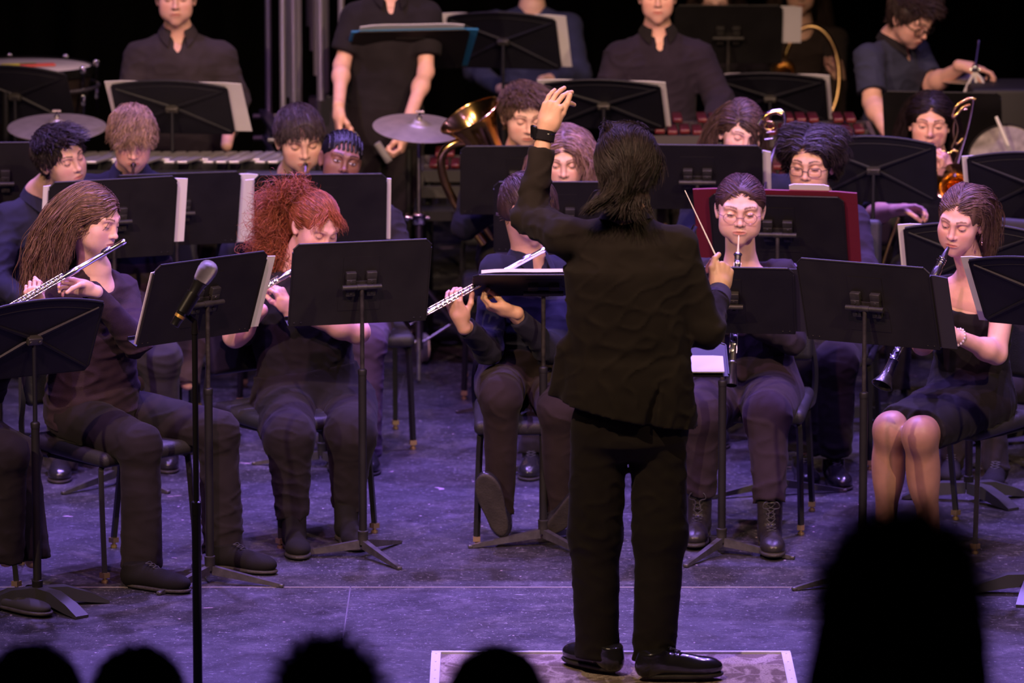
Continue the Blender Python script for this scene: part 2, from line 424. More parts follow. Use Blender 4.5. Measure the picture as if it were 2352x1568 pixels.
        if eyes > .15:
            c = mixc(ey * 1., (.62, .58, .56))
            c = mixc((ey & (dx ** 2 + (z - .006) ** 2 < .0056 ** 2)) * 1., (.055, .035, .028))
        c = mixc((fr & rr & (y < -.074) & (np.abs(z - zup) < .0013)) * .85, (.03, .02, .018))
        c = mixc((fr & rr & (z <= zlid) & (z > zlid - .0016) & (y < -.076)) * .35, b * .45)
        c = mixc(fr * .28 * np.exp(-((ax - .031) / .016) ** 2 - ((z - .017) / .006) ** 2), b * [.78, .55, .52])         # lid shade of skin
        nz = fr & (ax < .011) & (ax > .003) & (z < -.0285) & (z > -.0350) & (y < -.094)
        c = mixc(nz * .8, b * .18)
        return c
def fingers(w_, d, n, t, curl=(30, 40, 45, 50), spread=4., thumb=(35, 25, 20), s=1., tdir=None, ext=None):
    """returns prims of a palm, four fingers and a thumb; t points to the thumb side, n to the palm side"""
    d = nrm(d); t = nrm(np.asarray(t) - d * (np.asarray(t) @ d)); n0 = np.cross(d, t); n = n0 if n0 @ np.asarray(n) > 0 else -n0
    w_ = np.asarray(w_, float); L = []
    R = np.stack([t, d, n], 1)
    L.append(ell(w_ + d * .050 * s, np.array([.040, .050, .0155]) * s, R, .01))
    L.append(cone(w_ - d * .02 * s, w_ + d * .03 * s, .026 * s, .026 * s, .02))
    L.append(ell(w_ + (d * .036 + t * .023 + n * .010) * s, np.array([.017, .030, .015]) * s, R, .012))
    base = [(.029, .088), (.0095, .093), (-.010, .089), (-.028, .081)]
    ln = [.074, .082, .077, .060]; rr = [.0086, .0088, .0084, .0075]
    for i in range(4):
        p = w_ + (t * base[i][0] + d * base[i][1]) * s
        sp = rad(spread * (1.5 - i)); dd = nrm(d * math.cos(sp) + t * math.sin(sp))
        L.append(cone(w_ + (t * base[i][0] * .6 + d * .045) * s, p, .0125 * s, .0105 * s, .008))
        a = 0; c = curl[i]; cs = (c * .75, c * 1.1, c * .75) if not isinstance(c, tuple) else c; r = rr[i] * s
        for j, fr in enumerate((.45, .31, .24)):
            a += rad(cs[j]); q = p + (dd * math.cos(a) + n * math.sin(a)) * ln[i] * fr * s
            r2 = r * .93; L.append(cone(p, q, r, r2, .0025)); p = q; r = r2
    p = w_ + (d * .030 + t * .026 + n * .008) * s
    u = nrm(d * .62 + t * .66 + n * .42) if tdir is None else nrm(tdir); r = .0115 * s
    cr = nrm(np.cross(u, np.cross(u, -t) + 1e-6)); ax = nrm(d * .35 - t * .75 + n * .25)
    for j, l in enumerate((.044, .034, .027)):
        a = rad(thumb[j]); u = nrm(u * math.cos(a) + nrm(ax - u * (ax @ u)) * math.sin(a) * (0 if j == 0 and tdir is not None else 1))
        q = p + u * l * s; L.append(cone(p, q, r, r * .9, .005)); p = q; r *= .9
    return L
# ---- hair
def hair_cap(h, face=(0, -.105, -.040), fr=(.082, .086, .140), low=-.055, th=.009, front=-.02, vox=.004, bump=.0035, seed=1, extra=(), lowback=None):
    L = [h.ell((0, .024, .038), (.076 * h.k.get('wd', 1) + th, .094 + th, .083 + th), .01), h.ell((0, -.012, .040), (.070 * h.k.get('wd', 1) + th, .074 + th, .070 + th * .8), .02)]
    L += [h.ell((0, .050, -.015), (.064 + th, .060 + th, .062), .03)]
    L += list(extra)
    L.append(h.ell(face, fr, .008, 's'))
    for sg in (-1, 1): L.append(h.ell((sg * .088, .004, -.012), (.022, .028, .036), .008, 's'))
    L.append(half(h.w((0, 0, low)), h.R @ V(0, -.35, -1)))
    nz = wave_noise(seed, 9, 60, 220, (1, 1, .35))
    return volume(L, vox, lambda P: bump * nz(P) * 2)
def strands(h, roots, dirs, n=12, length=.1, wid=.004, grav=.3, curl=.0, cfreq=40., flow=None, off=.010, seed=0, col_=(.1, .06, .04), cvar=.35, taper=.35, coll=None, sides=3, lvar=.3, lift=.25, wsc=.42):
    """locks of hair as thin tapered tubes that lie on the skull ellipsoid and then fall"""
    r = np.random.RandomState(seed); N = len(roots)
    P = np.array(roots, float); D = np.array(dirs, float); D /= np.linalg.norm(D, axis=1)[:, None] + 1e-9
    ln = length * (1 - lvar + 2 * lvar * r.rand(N)) if np.isscalar(length) else length * (1 - lvar + 2 * lvar * r.rand(N))
    wd = h.k.get('wd', 1.)
    c0 = np.array([0, .018, .034]); rad_ = np.array([.076 * wd, .098, .087]) + off
    lay = .97 + (r.rand(N) * .09)[:, None]
    P = c0 + (P - c0) / np.linalg.norm((P - c0) / (rad_ * lay), axis=1)[:, None]
    pts = [P.copy()]; g = h.R.T @ V(0, 0, -1)
    ph = r.rand(N) * 1.6 + wave_noise(seed + 77, 6, 25, 60)(P) * 9; S1 = r.normal(size=(N, 3)) * .08
    for i in range(n):
        t = (i + 1) / n
        d = D + (flow(P, t) if flow is not None else 0) + g * grav * t + S1 * .5
        nr = (P - c0) / rad_ ** 2; nr /= np.linalg.norm(nr, axis=1)[:, None]; kk = np.linalg.norm((P - c0) / (rad_ * lay), axis=1); dn = (d * nr).sum(1)
        d = d - nr * (dn * np.where(kk < 1.03, np.where(dn < 0, 1., 1 - lift), 0))[:, None]
        d /= np.linalg.norm(d, axis=1)[:, None] + 1e-9
        q = P + d * (ln / n)[:, None]
        k = np.linalg.norm((q - c0) / (rad_ * lay), axis=1)[:, None]
        q = np.where(k < 1, c0 + (q - c0) / np.maximum(k, 1e-3), q)
        # neck column below the skull
        nk = (q[:, 2] < -.06); ra = np.linalg.norm((q[:, :2] - [0, .03]) / [1, 1], axis=1); m = nk & (ra < .064)
        q[m, :2] = V(0, .03) + (q[m, :2] - V(0, .03)) / ra[m][:, None] * .064
        if coll is not None: q = coll(q)
        D = .6 * D + .4 * (q - P) / ((ln / n)[:, None] + 1e-9); P = q; pts.append(P.copy())
    A = np.stack(pts, 1)                                   # N, n+1, 3
    T = np.gradient(A, axis=1); T /= np.linalg.norm(T, axis=2)[..., None] + 1e-9
    out = A - c0; out /= np.linalg.norm(out, axis=2)[..., None]
    U = np.cross(T, out); U /= np.linalg.norm(U, axis=2)[..., None] + 1e-9; W_ = np.cross(U, T)
    s = np.linspace(0, 1, n + 1)[None, :]
    if curl > 0:
        a = ph[:, None] + s * ln[:, None] * cfreq * 1.3 * (0.9 + .2 * r.rand(N))[:, None]
        amp = curl * np.minimum(1, s * 1.6) ** 1.3 * (.6 + .8 * r.rand(N))[:, None]
        A = A + U * (np.sin(a) * amp)[..., None] + W_ * (np.cos(a) * amp * .7)[..., None]
        T = np.gradient(A, axis=1); T /= np.linalg.norm(T, axis=2)[..., None] + 1e-9
        U = np.cross(T, out); U /= np.linalg.norm(U, axis=2)[..., None] + 1e-9; W_ = np.cross(U, T)
    wv = wid * wsc * (.6 + .8 * r.rand(N))[:, None] * (1 - (1 - taper) * s ** 2) * np.minimum(1, .55 + s * 4); wv[:, -1] *= .2
    vs = []
    for k in range(sides):
        a = 2 * math.pi * k / sides; vs.append(A + U * (math.cos(a) * wv)[..., None] + W_ * (math.sin(a) * wv * .55)[..., None])
    Vv = np.stack(vs, 2).reshape(-1, 3)                    # N,(n+1),sides
    I = np.arange(N)[:, None, None] * (n + 1) * sides + np.arange(n)[None, :, None] * sides + np.arange(sides)[None, None, :]
    K2 = np.arange(N)[:, None, None] * (n + 1) * sides + np.arange(n)[None, :, None] * sides + ((np.arange(sides) + 1) % sides)[None, None, :]
    Fq = np.stack([I, K2, K2 + sides, I + sides], -1).reshape(-1, 4)
    cc = np.array(col_)[None, :] * (1 - cvar + 2 * cvar * r.rand(N))[:, None]
    C = np.repeat(cc, (n + 1) * sides, 0)
    return h.C + (Vv * h.s) @ h.R.T, Fq, C
def scalp(n, seed, cond, wd=1.):
    r = np.random.RandomState(seed); v = r.normal(size=(n * 6, 3)); v /= np.linalg.norm(v, axis=1)[:, None]
    p = V(0, .018, .034) + v * V(.078 * wd, .100, .089)
    p = p[cond(p)][:n]; return p
def hairline(p, front=.078, low=-.02, part_w=None):
    """above the forehead line, behind the temples, above the nape"""
    x, y, z = p[:, 0], p[:, 1], p[:, 2]
    a = (y < -.03) & (z > front - .008 - np.abs(x) * .42); b = (y >= -.03) & (y < .03) & (z > .012 - (y + .03) * .7); c = (y >= .03) & (z > low - .03)
    return a | b | c
def make_hair(h, style, colr, parent, q=1., seed=3, label=None):
    wd = h.k.get('wd', 1.); c = np.array(colr); parts = []; r = np.random.RandomState(seed + 50)
    def cap(**k):
        k.setdefault('vox', .0045 if q < 1 else .0035); v, f = hair_cap(h, seed=seed, **k); parts.append((v, f, np.tile(c * .75, (len(v), 1))))
    def add(a): parts.append(a)
    N = lambda n: int(n * q * (3.0 if q > 1 else 2.))
    if style == 'short':            # cropped boy's hair combed forward
        cap(th=.010, low=-.052)
        p = scalp(N(900), seed, lambda p: hairline(p, .070), wd)
        d = np.stack([p[:, 0] * 6, -np.ones(len(p)) * .9, -.25 - .5 * (p[:, 1] < -.02)], 1); lz = .018 + .030 * np.clip((p[:, 2] - .02) / .07, 0, 1)
        add(strands(h, p, d, 6, lz, .0036, .3, 0, seed=seed, col_=c, off=.011, lift=.4, cvar=.45))
    elif style == 'fringe':         # wavy top falling over the forehead
        cap(th=.012, low=-.050)
        p = scalp(N(1300), seed, lambda p: hairline(p, .078), wd); lz = .022 + .052 * np.clip((p[:, 2] - .02) / .06, 0, 1)
        d = np.stack([p[:, 0] * 8, -np.ones(len(p)) * .8, -.5 * (p[:, 1] < .02) - .2 - 1.2 * (np.abs(p[:, 0]) > .055)], 1)
        add(strands(h, p, d, 10, lz, .0042, .35, .006, 80, seed=seed, col_=c, off=.016, cvar=.5, lift=.5))
    elif style == 'tousled':        # thick short hair lifting at the front
        cap(th=.011, low=-.050)
        p = scalp(N(1200), seed, lambda p: hairline(p, .080), wd); lz = .018 + .036 * np.clip((p[:, 2] - .02) / .06, 0, 1)
        d = np.stack([p[:, 0] * 10 + .3, -np.ones(len(p)) * .5, .35 - .2 * (p[:, 1] > .03) - 1.4 * (p[:, 2] < .06)], 1)
        add(strands(h, p, d, 8, lz, .0042, .3, .004, 70, seed=seed, col_=c, off=.014, cvar=.5, lift=.6))
    elif style == 'wavy_sides':     # long top swept to both sides, covering the ears' tops
        cap(th=.014, low=-.050)
        p = scalp(N(1400), seed, lambda p: hairline(p, .080), wd); lz = .030 + .060 * np.clip((p[:, 2] - .03) / .06, 0, 1); sx = np.sign(p[:, 0] + .012)
        d = np.stack([sx * 1.1, np.where(p[:, 1] < -.02, .25, .1), .45 - 1.0 * (np.abs(p[:, 0]) > .045)], 1)
        add(strands(h, p, d, 12, lz, .0046, .5, .005, 55, seed=seed, col_=c, off=.020, cvar=.5, lift=.7))
    elif style == 'rows':           # tight braided rows
        cap(th=.004, low=-.045, bump=.001, vox=.003 if q >= 1 else .004)
        for i in range(9):
            x0 = (i - 4) * .0165 * wd
            m = N(1) + 1
            ts = np.linspace(-.9, 1.9, 30); R2 = max(.02, 1 - (x0 / .085) ** 2) ** .5
            pts = np.stack([np.full(30, x0), .018 - .103 * R2 * np.cos(ts + .6), .034 + .091 * R2 * np.sin(ts + .6)], 1)[5:]
            pts[:, 0] += np.sin(np.arange(25) * 1.6) * .0015; mb = MB(); mb.tube(pts, .0062 + .0012 * np.sin(np.arange(25) * 2.), 6)
            v = h.C + (np.array(mb.v) * h.s) @ h.R.T; fq = np.array([f for f in mb.f if len(f) == 4]); parts.append((v, fq, np.tile(c, (len(v), 1))))
    elif style == 'long_part':      # long hair from a centre parting
        cap(th=.008, low=-.11, fr=(.072, .088, .138))
        p = scalp(N(1900), seed, lambda p: hairline(p, .078), wd); px = h.k.get('part', 0.); sx = np.sign(p[:, 0] - px + r.normal(size=len(p)) * .002)
        d = np.stack([sx * 1.0, np.where(p[:, 1] < 0, .42, .35), -.15 - 6 * np.maximum(0, np.abs(p[:, 0]) - .03)], 1)
        fl = lambda P, t: np.stack([0 * P[:, 0], .95 * (P[:, 1] < .0) * (np.abs(P[:, 0]) > .04) + .2 * (t < .5), -.2 + 0 * P[:, 0]], 1)
        add(strands(h, p, d, 22, h.k.get('hlen', .34), .0048, 1.5, h.k.get('curl', .004), h.k.get('cf', 40), fl, seed=seed, col_=c, off=.010, cvar=.55, coll=h.k.get('coll')))
    elif style == 'tied':           # pulled back smoothly to the nape
        cap(th=.004, low=-.055, bump=.002)
        p = scalp(N(1900), seed, lambda p: hairline(p, .080), wd); sx = np.sign(p[:, 0] + r.normal(size=len(p)) * .002)
        d = np.stack([sx * .9 * (np.abs(p[:, 0]) < .06), np.ones(len(p)) * 1.0, -.1 - 5 * np.maximum(0, np.abs(p[:, 0]) - .04)], 1)
        fl = lambda P, t: np.stack([-P[:, 0] * 5 * t, .7 + 0 * P[:, 0], -.6 * t + 0 * P[:, 0]], 1)
        add(strands(h, p, d, 14, .14, .0030, .4, .0, 40, fl, seed=seed, col_=c, off=.004, cvar=.5, lift=0.))
        b = h.ell((0, .118, -.010), (.034, .030, .034), .01); v, f = volume([b], .004); parts.append((v, f, np.tile(c * .8, (len(v), 1))))
    elif style == 'half_up':        # tied back at the crown, loose lengths behind the shoulders
        make = scalp(N(1300), seed, lambda p: hairline(p, .080), wd); p = make; sx = np.sign(p[:, 0] + r.normal(size=len(p)) * .002)
        cap(th=.005, low=-.065)
        d = np.stack([sx * .7 * (np.abs(p[:, 0]) < .05), np.ones(len(p)) * .9, -.05 - 5 * np.maximum(0, np.abs(p[:, 0]) - .045)], 1)
        fl = lambda P, t: np.stack([-P[:, 0] * 3 * t, .6 * (t < .5) + 0 * P[:, 0], -.4 * t + 0 * P[:, 0]], 1)
        add(strands(h, p, d, 18, .24, .0038, 1.2, .004, 45, fl, seed=seed, col_=c, off=.007, cvar=.5, lift=.1))
    elif style == 'pony_curls':     # curly ponytail high on the head
        cap(th=.006, low=-.050, bump=.003)
        K = h.loc(h.k['knot'])
        p = scalp(N(1700), seed, lambda p: hairline(p, .078), wd); d = K - p
        fl = lambda P, t: (K - P) * 14
        add(strands(h, p, d, 12, .11, .0032, 0., .003, 80, fl, seed=seed, col_=c, off=.008, cvar=.4, lift=0.))
        n = N(1500); rp = K + r.normal(size=(n, 3)) * .012; TT = h.loc(np.array(h.k['tail'])) - K; T = TT[r.randint(0, len(TT), n)] + r.normal(size=(n, 3)) * .022
        d = T * 6 + r.normal(size=(n, 3)) * .5
        fl2 = lambda P, t: (K + T * min(1., t * 1.2) - P) * 14
        add(strands(h, rp, d, 34, np.linalg.norm(T, axis=1) * 1.2 + .05, .0034, .25, .0095, 48, fl2, seed=seed + 1, col_=c * 1.05, off=.0, cvar=.40, lvar=.35, lift=1.))
        m = N(260); pb = scalp(m, seed + 2, lambda p: (p[:, 1] < -.04) & (p[:, 2] > .078) & (p[:, 2] < .105), wd)      # fringe
        d = np.stack([np.sign(pb[:, 0] + .01) * .9 + .1, -.6 + 0 * pb[:, 0], -.6 + 0 * pb[:, 0]], 1)
        add(strands(h, pb, d, 14, .065, .0024, .4, .006, 70, seed=seed + 3, col_=c * 1.2, off=.012, cvar=.35, lift=.6))
    elif style == 'swept':          # conductor: thick glossy waves swept back over the collar
        cap(th=.013, low=-.11, bump=.006, fr=(.078, .064, .126))
        p = scalp(N(2400), seed, lambda p: hairline(p, .080, -.045), wd); sx = np.sign(p[:, 0] + .02)
        d = np.stack([sx * .35 + p[:, 0] * 5, np.where(p[:, 1] < .03, 1.0, .35), np.where(p[:, 1] < -.02, .55, -.35)], 1)
        nz = wave_noise(seed + 9, 6, 18, 34); nz2 = wave_noise(seed + 10, 6, 18, 34)
        fl = lambda P, t: np.stack([nz(P) * 1.9 + np.sign(P[:, 0]) * 1.1 * .35 * (t > .65) * (P[:, 2] < 0), .25 + .5 * (t > .75) + 0 * P[:, 0], nz2(P) * .9 - .75 * (P[:, 1] > .05)], 1)
        add(strands(h, p, d, 18, .100, .0046, .75, .003, 38, fl, seed=seed, col_=c, off=.017, cvar=.6))
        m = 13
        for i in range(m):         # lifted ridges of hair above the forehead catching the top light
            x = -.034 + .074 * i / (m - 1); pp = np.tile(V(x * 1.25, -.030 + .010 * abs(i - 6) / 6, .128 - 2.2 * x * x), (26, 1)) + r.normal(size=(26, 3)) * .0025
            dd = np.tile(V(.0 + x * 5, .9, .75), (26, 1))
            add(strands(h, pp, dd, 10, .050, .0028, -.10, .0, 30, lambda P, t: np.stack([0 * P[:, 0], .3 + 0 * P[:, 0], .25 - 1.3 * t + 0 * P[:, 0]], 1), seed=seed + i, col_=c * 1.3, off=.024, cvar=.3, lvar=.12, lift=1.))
    elif style == 'mop':            # full loose curls
        cap(th=h.k.get('vol', .02), low=-.28 if h.k.get('bell') else -.10, bump=.008, fr=(.07, .06, .12), extra=[h.ell((0, .03, -.05), (.122, .10, .14), .05), h.ell((0, .03, -.18), (.140, .10, .15), .05)] if h.k.get('bell') else ())
        p = scalp(N(1300), seed, lambda p: hairline(p, .066, -.05), wd); d = (p - V(0, .018, .034)) * 8 + r.normal(size=p.shape) * .8
        add(strands(h, p, d, 14, .045, .0042, .3, .008, 90, seed=seed, col_=c, off=h.k.get('vol', .02), cvar=.4, lift=.6))
    elif style == 'mid_wave':       # chin-length wavy hair from the middle
        cap(th=.010, low=-.09, fr=(.070, .086, .138))
        p = scalp(N(1500), seed, lambda p: hairline(p, .078), wd); sx = np.sign(p[:, 0] + .004 + r.normal(size=len(p)) * .003)
        d = np.stack([sx * .9, .05 + 0 * sx, -.1 - 6 * np.maximum(0, np.abs(p[:, 0]) - .03)], 1)
        add(strands(h, p, d, 20, .20, .0050, 1.3, .009, 50, seed=seed, col_=c, off=.016, cvar=.45))
    vs, fs, cs, n = [], [], [], 0
    for v, f, cc in parts: vs.append(v); fs.append(f + n); cs.append(cc); n += len(v)
    me = rawmesh('hair', np.vstack(vs) - np.array(parent.location), np.vstack(fs), HAIRM, cols=np.clip(np.vstack(cs), 0, 1))
    return part('hair', me, parent, label)

def torso_prof(L, sw, wd, dp):
    """profile up the spine: seat, hips, waist, ribs, chest, shoulder line"""
    return [(-.10, .10 * wd, .09 * dp, 0), (-.05, .165 * wd, .115 * dp, .0), (.03, .170 * wd, .118 * dp, 0.), (.32 * L, .148 * wd, .108 * dp, .004),
            (.55 * L, .158 * wd, .112 * dp, .008), (.74 * L, .172 * wd, .115 * dp, .008), (.88 * L, .150 * wd, .092 * dp, 0), (.97 * L, .085, .062, -.004), (1.02 * L, .05, .045, 0)]
CLOTH = {}
def cloth(name, c, rough=.9, bump=.10, bs=350, sheen=.03, spec=.12): return mat(name, c, rough, 0, spec, bump, bs, .14, 10, sheen=sheen)
def shoe_mesh(ank, toe, up=None, kind='shoe', R0=None):
    ank = np.asarray(ank, float); toe = np.asarray(toe, float); d = nrm(toe - ank); L = np.linalg.norm(toe - ank)
    upv = V(0, 0, 1) if up is None else nrm(up); d = nrm(d - upv * (d @ upv)); s = np.cross(d, upv); R = np.stack([s, d, upv], 1)
    hl = ank - d * .045; g = ank * 0
    zb = -.0
    P = [ell(ank + d * .135 + upv * .030, (.046, .075, .034), R, .02), ell(ank + d * .045 + upv * .040, (.037, .080, .040), R, .03), ell(ank - d * .030 + upv * .038, (.034, .040, .042), R, .03)]
    if kind == 'boot': P += [cone(ank + upv * .05 - d * .005, ank + upv * .17 - d * .012, .044, .047, .02, fb=True)]
    elif kind == 'flat': P = [ell(ank + d * .13 + upv * .022, (.040, .075, .024), R, .02), ell(ank + d * .03 + upv * .022, (.033, .085, .026), R, .03), ell(ank + d * .04 + upv * .065, (.030, .075, .036), R, .01, 's')]
    else: P += [cone(ank + upv * .05 - d * .01, ank + upv * .085 - d * .015, .040, .042, .02, fb=True)]
    P.append(half(ank + upv * .006, -upv))
    up_ = volume(P, .0045)
    S = [ell(ank + d * .130 + upv * .008, (.049, .084, .018), R, .01), ell(ank + d * .035 + upv * .008, (.038, .088, .018), R, .03)]
    if kind == 'boot': S.append(ell(ank - d * .02 + upv * .012, (.042, .042, .03), R, .01))
    S += [half(ank, -upv), half(ank + upv * (.022 if kind == 'boot' else .013), upv)]
    so = volume(S, .0045)
    return up_, so

def person(label, head, J, top=None, bottom=None, skin='fair', hair=None, hcol=(.08, .05, .035), q=1., seed=1, sleeve=1., hands=(), face=None, build=(1., 1.),
           shoes='shoe', name='person', neck=.052, vox=.0026, neckline=None, group=None, skinr=None, legr=(.082, .060, .050), hem=None, hairq=None, arms_vox=None, topname='shirt', btmname='trousers', collar=None, armr=1., fold=.010, hosiery=None, back=False):
    """J: world joints  neck, sa, sb, ea, eb, wa, wb, hip, ka, kb, aa, ab, ta, tb  (a = left in the picture, b = right)"""
    J = {k: np.asarray(v, float) for k, v in J.items()}
    base = V(J['hip'][0], J['hip'][1], 0) if 'base' not in J else J['base']
    root = thing(name, label, 'person', base, group); off = np.array(root.location)
    sk = np.array(SK[skin] if isinstance(skin, str) else skin); face = face or {}
    up = nrm(J['neck'] - J['hip']); side = nrm(J['sb'] - J['sa']); fr = nrm(np.cross(side, up)) * (-1 if back else 1)
    L = np.linalg.norm(J['neck'] - J['hip']); sw = np.linalg.norm(J['sb'] - J['sa'])
    hipw = .085 * build[0]; hs = nrm(side - up * (side @ up)); ha = J.get('ha', J['hip'] - hs * hipw); hb = J.get('hb', J['hip'] + hs * hipw)
    # --- body: one skin mesh (head, neck, arms, hands and the form under the clothes)
    L_ = head.prims() if head else []
    ms = []
    if head:
        nb = J['neck']; nt = head.w((0, .018, -.055)); L_ += [cone(nt, nb + up * .02, neck * .98, neck * 1.05, .02), cone(head.w((0, -.035, -.088)), nb + fr * .03 + up * .01, .020, .030, .03)]
        L_ += [cone(J['neck'] - up * .0, J['neck'] - up * .05, .06, .075, .03)]
        for s_ in ('sa', 'sb'): L_.append(cone(J['neck'] - up * .035, J['neck'] * .4 + J[s_] * .6 - up * .025, .038, .032, .03))
        if neckline: L_ += [ell(J['neck'] - up * .105 + fr * .028, (neckline[2] + .012, .058, neckline[4] * .8), np.stack([hs, np.cross(up, hs), up], 1), .05)]
        L_.append(half(J['neck'] - up * (.19 if neckline else .07), -up))
        ms.append(volume(L_, vox, pad=.012))
    if hands:
        for hnd in hands: ms.append(volume(hnd, .0027, pad=.01))
    for (s_, e_, w_) in (('sa', 'ea', 'wa'), ('sb', 'eb', 'wb')):
        if w_ not in J: continue
        if arms_vox: ms.append(volume([cone(J[s_], J[e_], .046 * (skinr or armr), .038 * (skinr or armr), .02), cone(J[e_], J[w_], .038 * (skinr or armr), .0250, .02), ell(J[e_] * .75 + J[w_] * .25, .040 * (skinr or armr), None, .03)], arms_vox))
        else: ms.append(volume([cone(J[s_], J[e_], .040, .034, .02), cone(J[e_], J[w_], .034, .0255, .02)], .008))
    if hosiery is None: ms.append(volume([loft(J['hip'], up, side, [(t, a * .85, b * .85, c) for t, a, b, c in torso_prof(L, sw, *build)])] + [c for c in [cone(ha, J['ka'], .06, .05), cone(hb, J['kb'], .06, .05), cone(J['ka'], J['aa'], .045, .03), cone(J['kb'], J['ab'], .045, .03)]], .014))
    else: ms.append(volume([loft(J['hip'], up, side, [(t, a * .85, b * .85, c) for t, a, b, c in torso_prof(L, sw, *build)]), cone(ha, J['ka'], .072, .054), cone(hb, J['kb'], .072, .054)] +
                     sum([[cone(J[k], J[a], .054, .034, .03), ell(J[k] * .70 + J[a] * .30 + V(0, .014, 0), (.056, .054, .125), None, .04), ell(J[k] + V(0, -.006, -.012), (.051, .052, .060), None, .04), cone(J[a], J[t], .030, .022, .02)] for k, a, t in (('ka', 'aa', 'ta'), ('kb', 'ab', 'tb'))], []), .006))
    v, f = merge(ms); c = head.tint(v, sk, **face) if head else np.tile(sk, (len(v), 1))
    if hosiery is not None:
        m = (v[:, 2] < J['hip'][2] - .05) | ((v[:, 2] < J['hip'][2] + .14) & (np.minimum(np.linalg.norm(v - J['ka'], axis=1), np.linalg.norm(v - J['kb'], axis=1)) < .20)); c[m] = hosiery
    part('body', rawmesh('body', v - off, f, SKIN, cols=np.clip(c, 0, 1)), root)
    if hair and head: make_hair(head, hair, hcol, root, hairq or q, seed)
    # --- upper garment
    if top is not None:
        P = [loft(J['hip'], up, side, torso_prof(L, sw, *build), .03)]
        for s_, e_, w_ in (('sa', 'ea', 'wa'), ('sb', 'eb', 'wb')):
            P.append(cone(J['neck'] - up * (.050 if not neckline else .040), J[s_] + up * .004, .056, .050 * armr, .05))
            if e_ not in J: continue
            fa = sleeve if not isinstance(sleeve, dict) else sleeve[s_]
            if fa <= .5:
                if fa > 0: P.append(cone(J[s_], J[s_] + (J[e_] - J[s_]) * fa * 2, .062 * armr, .060 * armr, .03, fb=True))
            else:
                P += [cone(J[s_], J[e_], .058 * armr, .052 * armr, .035), cone(J[e_], J[e_] + (J[w_] - J[e_]) * (fa - .5) * 2, .052 * armr, .038 * (1 + (armr - 1) * .5), .03, fb=True)]
        if build[0] > 0 and neckline:
            P.append(ell(J['neck'] - up * neckline[0] + fr * neckline[1], (neckline[2], neckline[3], neckline[4]), np.stack([hs, np.cross(up, hs), up], 1), .012, 's'))
        else:
            Rn = np.stack([hs, np.cross(up, hs), up], 1); P.append(ell(J['neck'] + fr * .050 + up * .050, (.058, .062, .080), Rn, .010, 's'))
            if collar: P.append(ell(J['neck'] + fr * .105 - up * .010, (.024, .06, .075), Rn, .008, 's'))
        if hem is not None: P += hem
        P.append(half(J['hip'] - up * (.11 if hem is None else .6), -up))
        js = [(J[k], .11) for k in ('ea', 'eb') if k in J] + [(J['sa'] - up * .06, .08), (J['sb'] - up * .06, .08), (J['hip'] + up * .10, .12)]
        v, f = volume(P, .0065 if q >= .9 else .009, cloth_folds(seed, fold, js))
        part(topname, rawmesh(topname, v - off, f, top), root)
        if collar:
            mb = MB(); C = J['neck'] + up * .006; n = 11
            for sg in (-1, 1):
                vv = []
                for i in range(n):
                    t = i / (n - 1); a = math.pi * (1 - t * .86); d = hs * sg * math.sin(a) + fr * math.cos(a)
                    tp = C + d * (.058 + .006 * t) + up * (.034 - .030 * t ** 2) + fr * .012 * t; lw = C + d * (.076 + .012 * t + .022 * max(0, t - .75) * 4 * .5) + up * (.002 - .012 * t - .050 * max(0, (t - .55) / .45) ** 1.5) + fr * .022 * t
                    vv += [tp, lw]
                vv = vv + [q_ + (nrm(q_ - C) + up * .4) * .0035 for q_ in vv]; m = 2 * n; ff = []
                for i in range(n - 1):
                    k = 2 * i; ff += [(k, k + 1, k + 3, k + 2), (m + k, m + k + 2, m + k + 3, m + k + 1), (k, k + 2, m + k + 2, m + k), (k + 1, m + k + 1, m + k + 3, k + 3)]
                ff += [(0, m, m + 1, 1), (2 * n - 2, 2 * n - 1, m + 2 * n - 1, m + 2 * n - 2)]
                mb.add(np.array(vv) - off, ff)
            mb.build('collar', collar, root)
    # --- lower garment
    if bottom is not None:
        bm, style = bottom; r0, r1, r2 = legr
        if style == 'skirt':
            mid = (J['ka'] + J['kb']) / 2; hp = J['hip']; ax = nrm(mid - hp); Lh = np.linalg.norm(mid - hp); sd = nrm(J['kb'] - J['ka']); sd = nrm(sd - ax * (sd @ ax))
            P = [loft(J['hip'], up, side, [(-.09, .15 * build[0], .12, 0), (-.03, .178 * build[0], .128, 0), (.06, .170 * build[0], .12, 0), (.16, .145 * build[0], .11, 0)], .05),
                 cone(ha, J['ka'] + (ha - J['ka']) * .10, .098, .076, .05, fb=True), cone(hb, J['kb'] + (hb - J['kb']) * .10, .098, .076, .05, fb=True),
                 cone((ha + hb) / 2, mid + (hp - mid) * .10, .09, .062, .06, fb=True)]
        else:
            P = [loft(J['hip'], up, side, [(-.10, .11 * build[0], .09, 0), (-.05, .17 * build[0], .118 * build[1], 0), (.04, .174 * build[0], .121 * build[1], 0), (.12, .162 * build[0], .115 * build[1], 0)], .04)]
            for h_, k_, a_ in ((ha, 'ka', 'aa'), (hb, 'kb', 'ab')):
                if k_ not in J: continue
                P += [cone(h_, J[k_], r0 * 1.12, r1 * 1.10, .03), cone(J[k_], J[a_], r1, r2, .03, fb=True)]
        js = [(J[k], .10) for k in ('ka', 'kb') if k in J] + [(J['hip'] - up * .02 + fr * .08, .12)] + [(J[k], .12) for k in ('aa', 'ab') if k in J]
        v, f = volume(P, .0065 if q >= .9 else .009, cloth_folds(seed + 7, fold * .95, js, .36))
        part(btmname, rawmesh(btmname, v - off, f, bm), root)
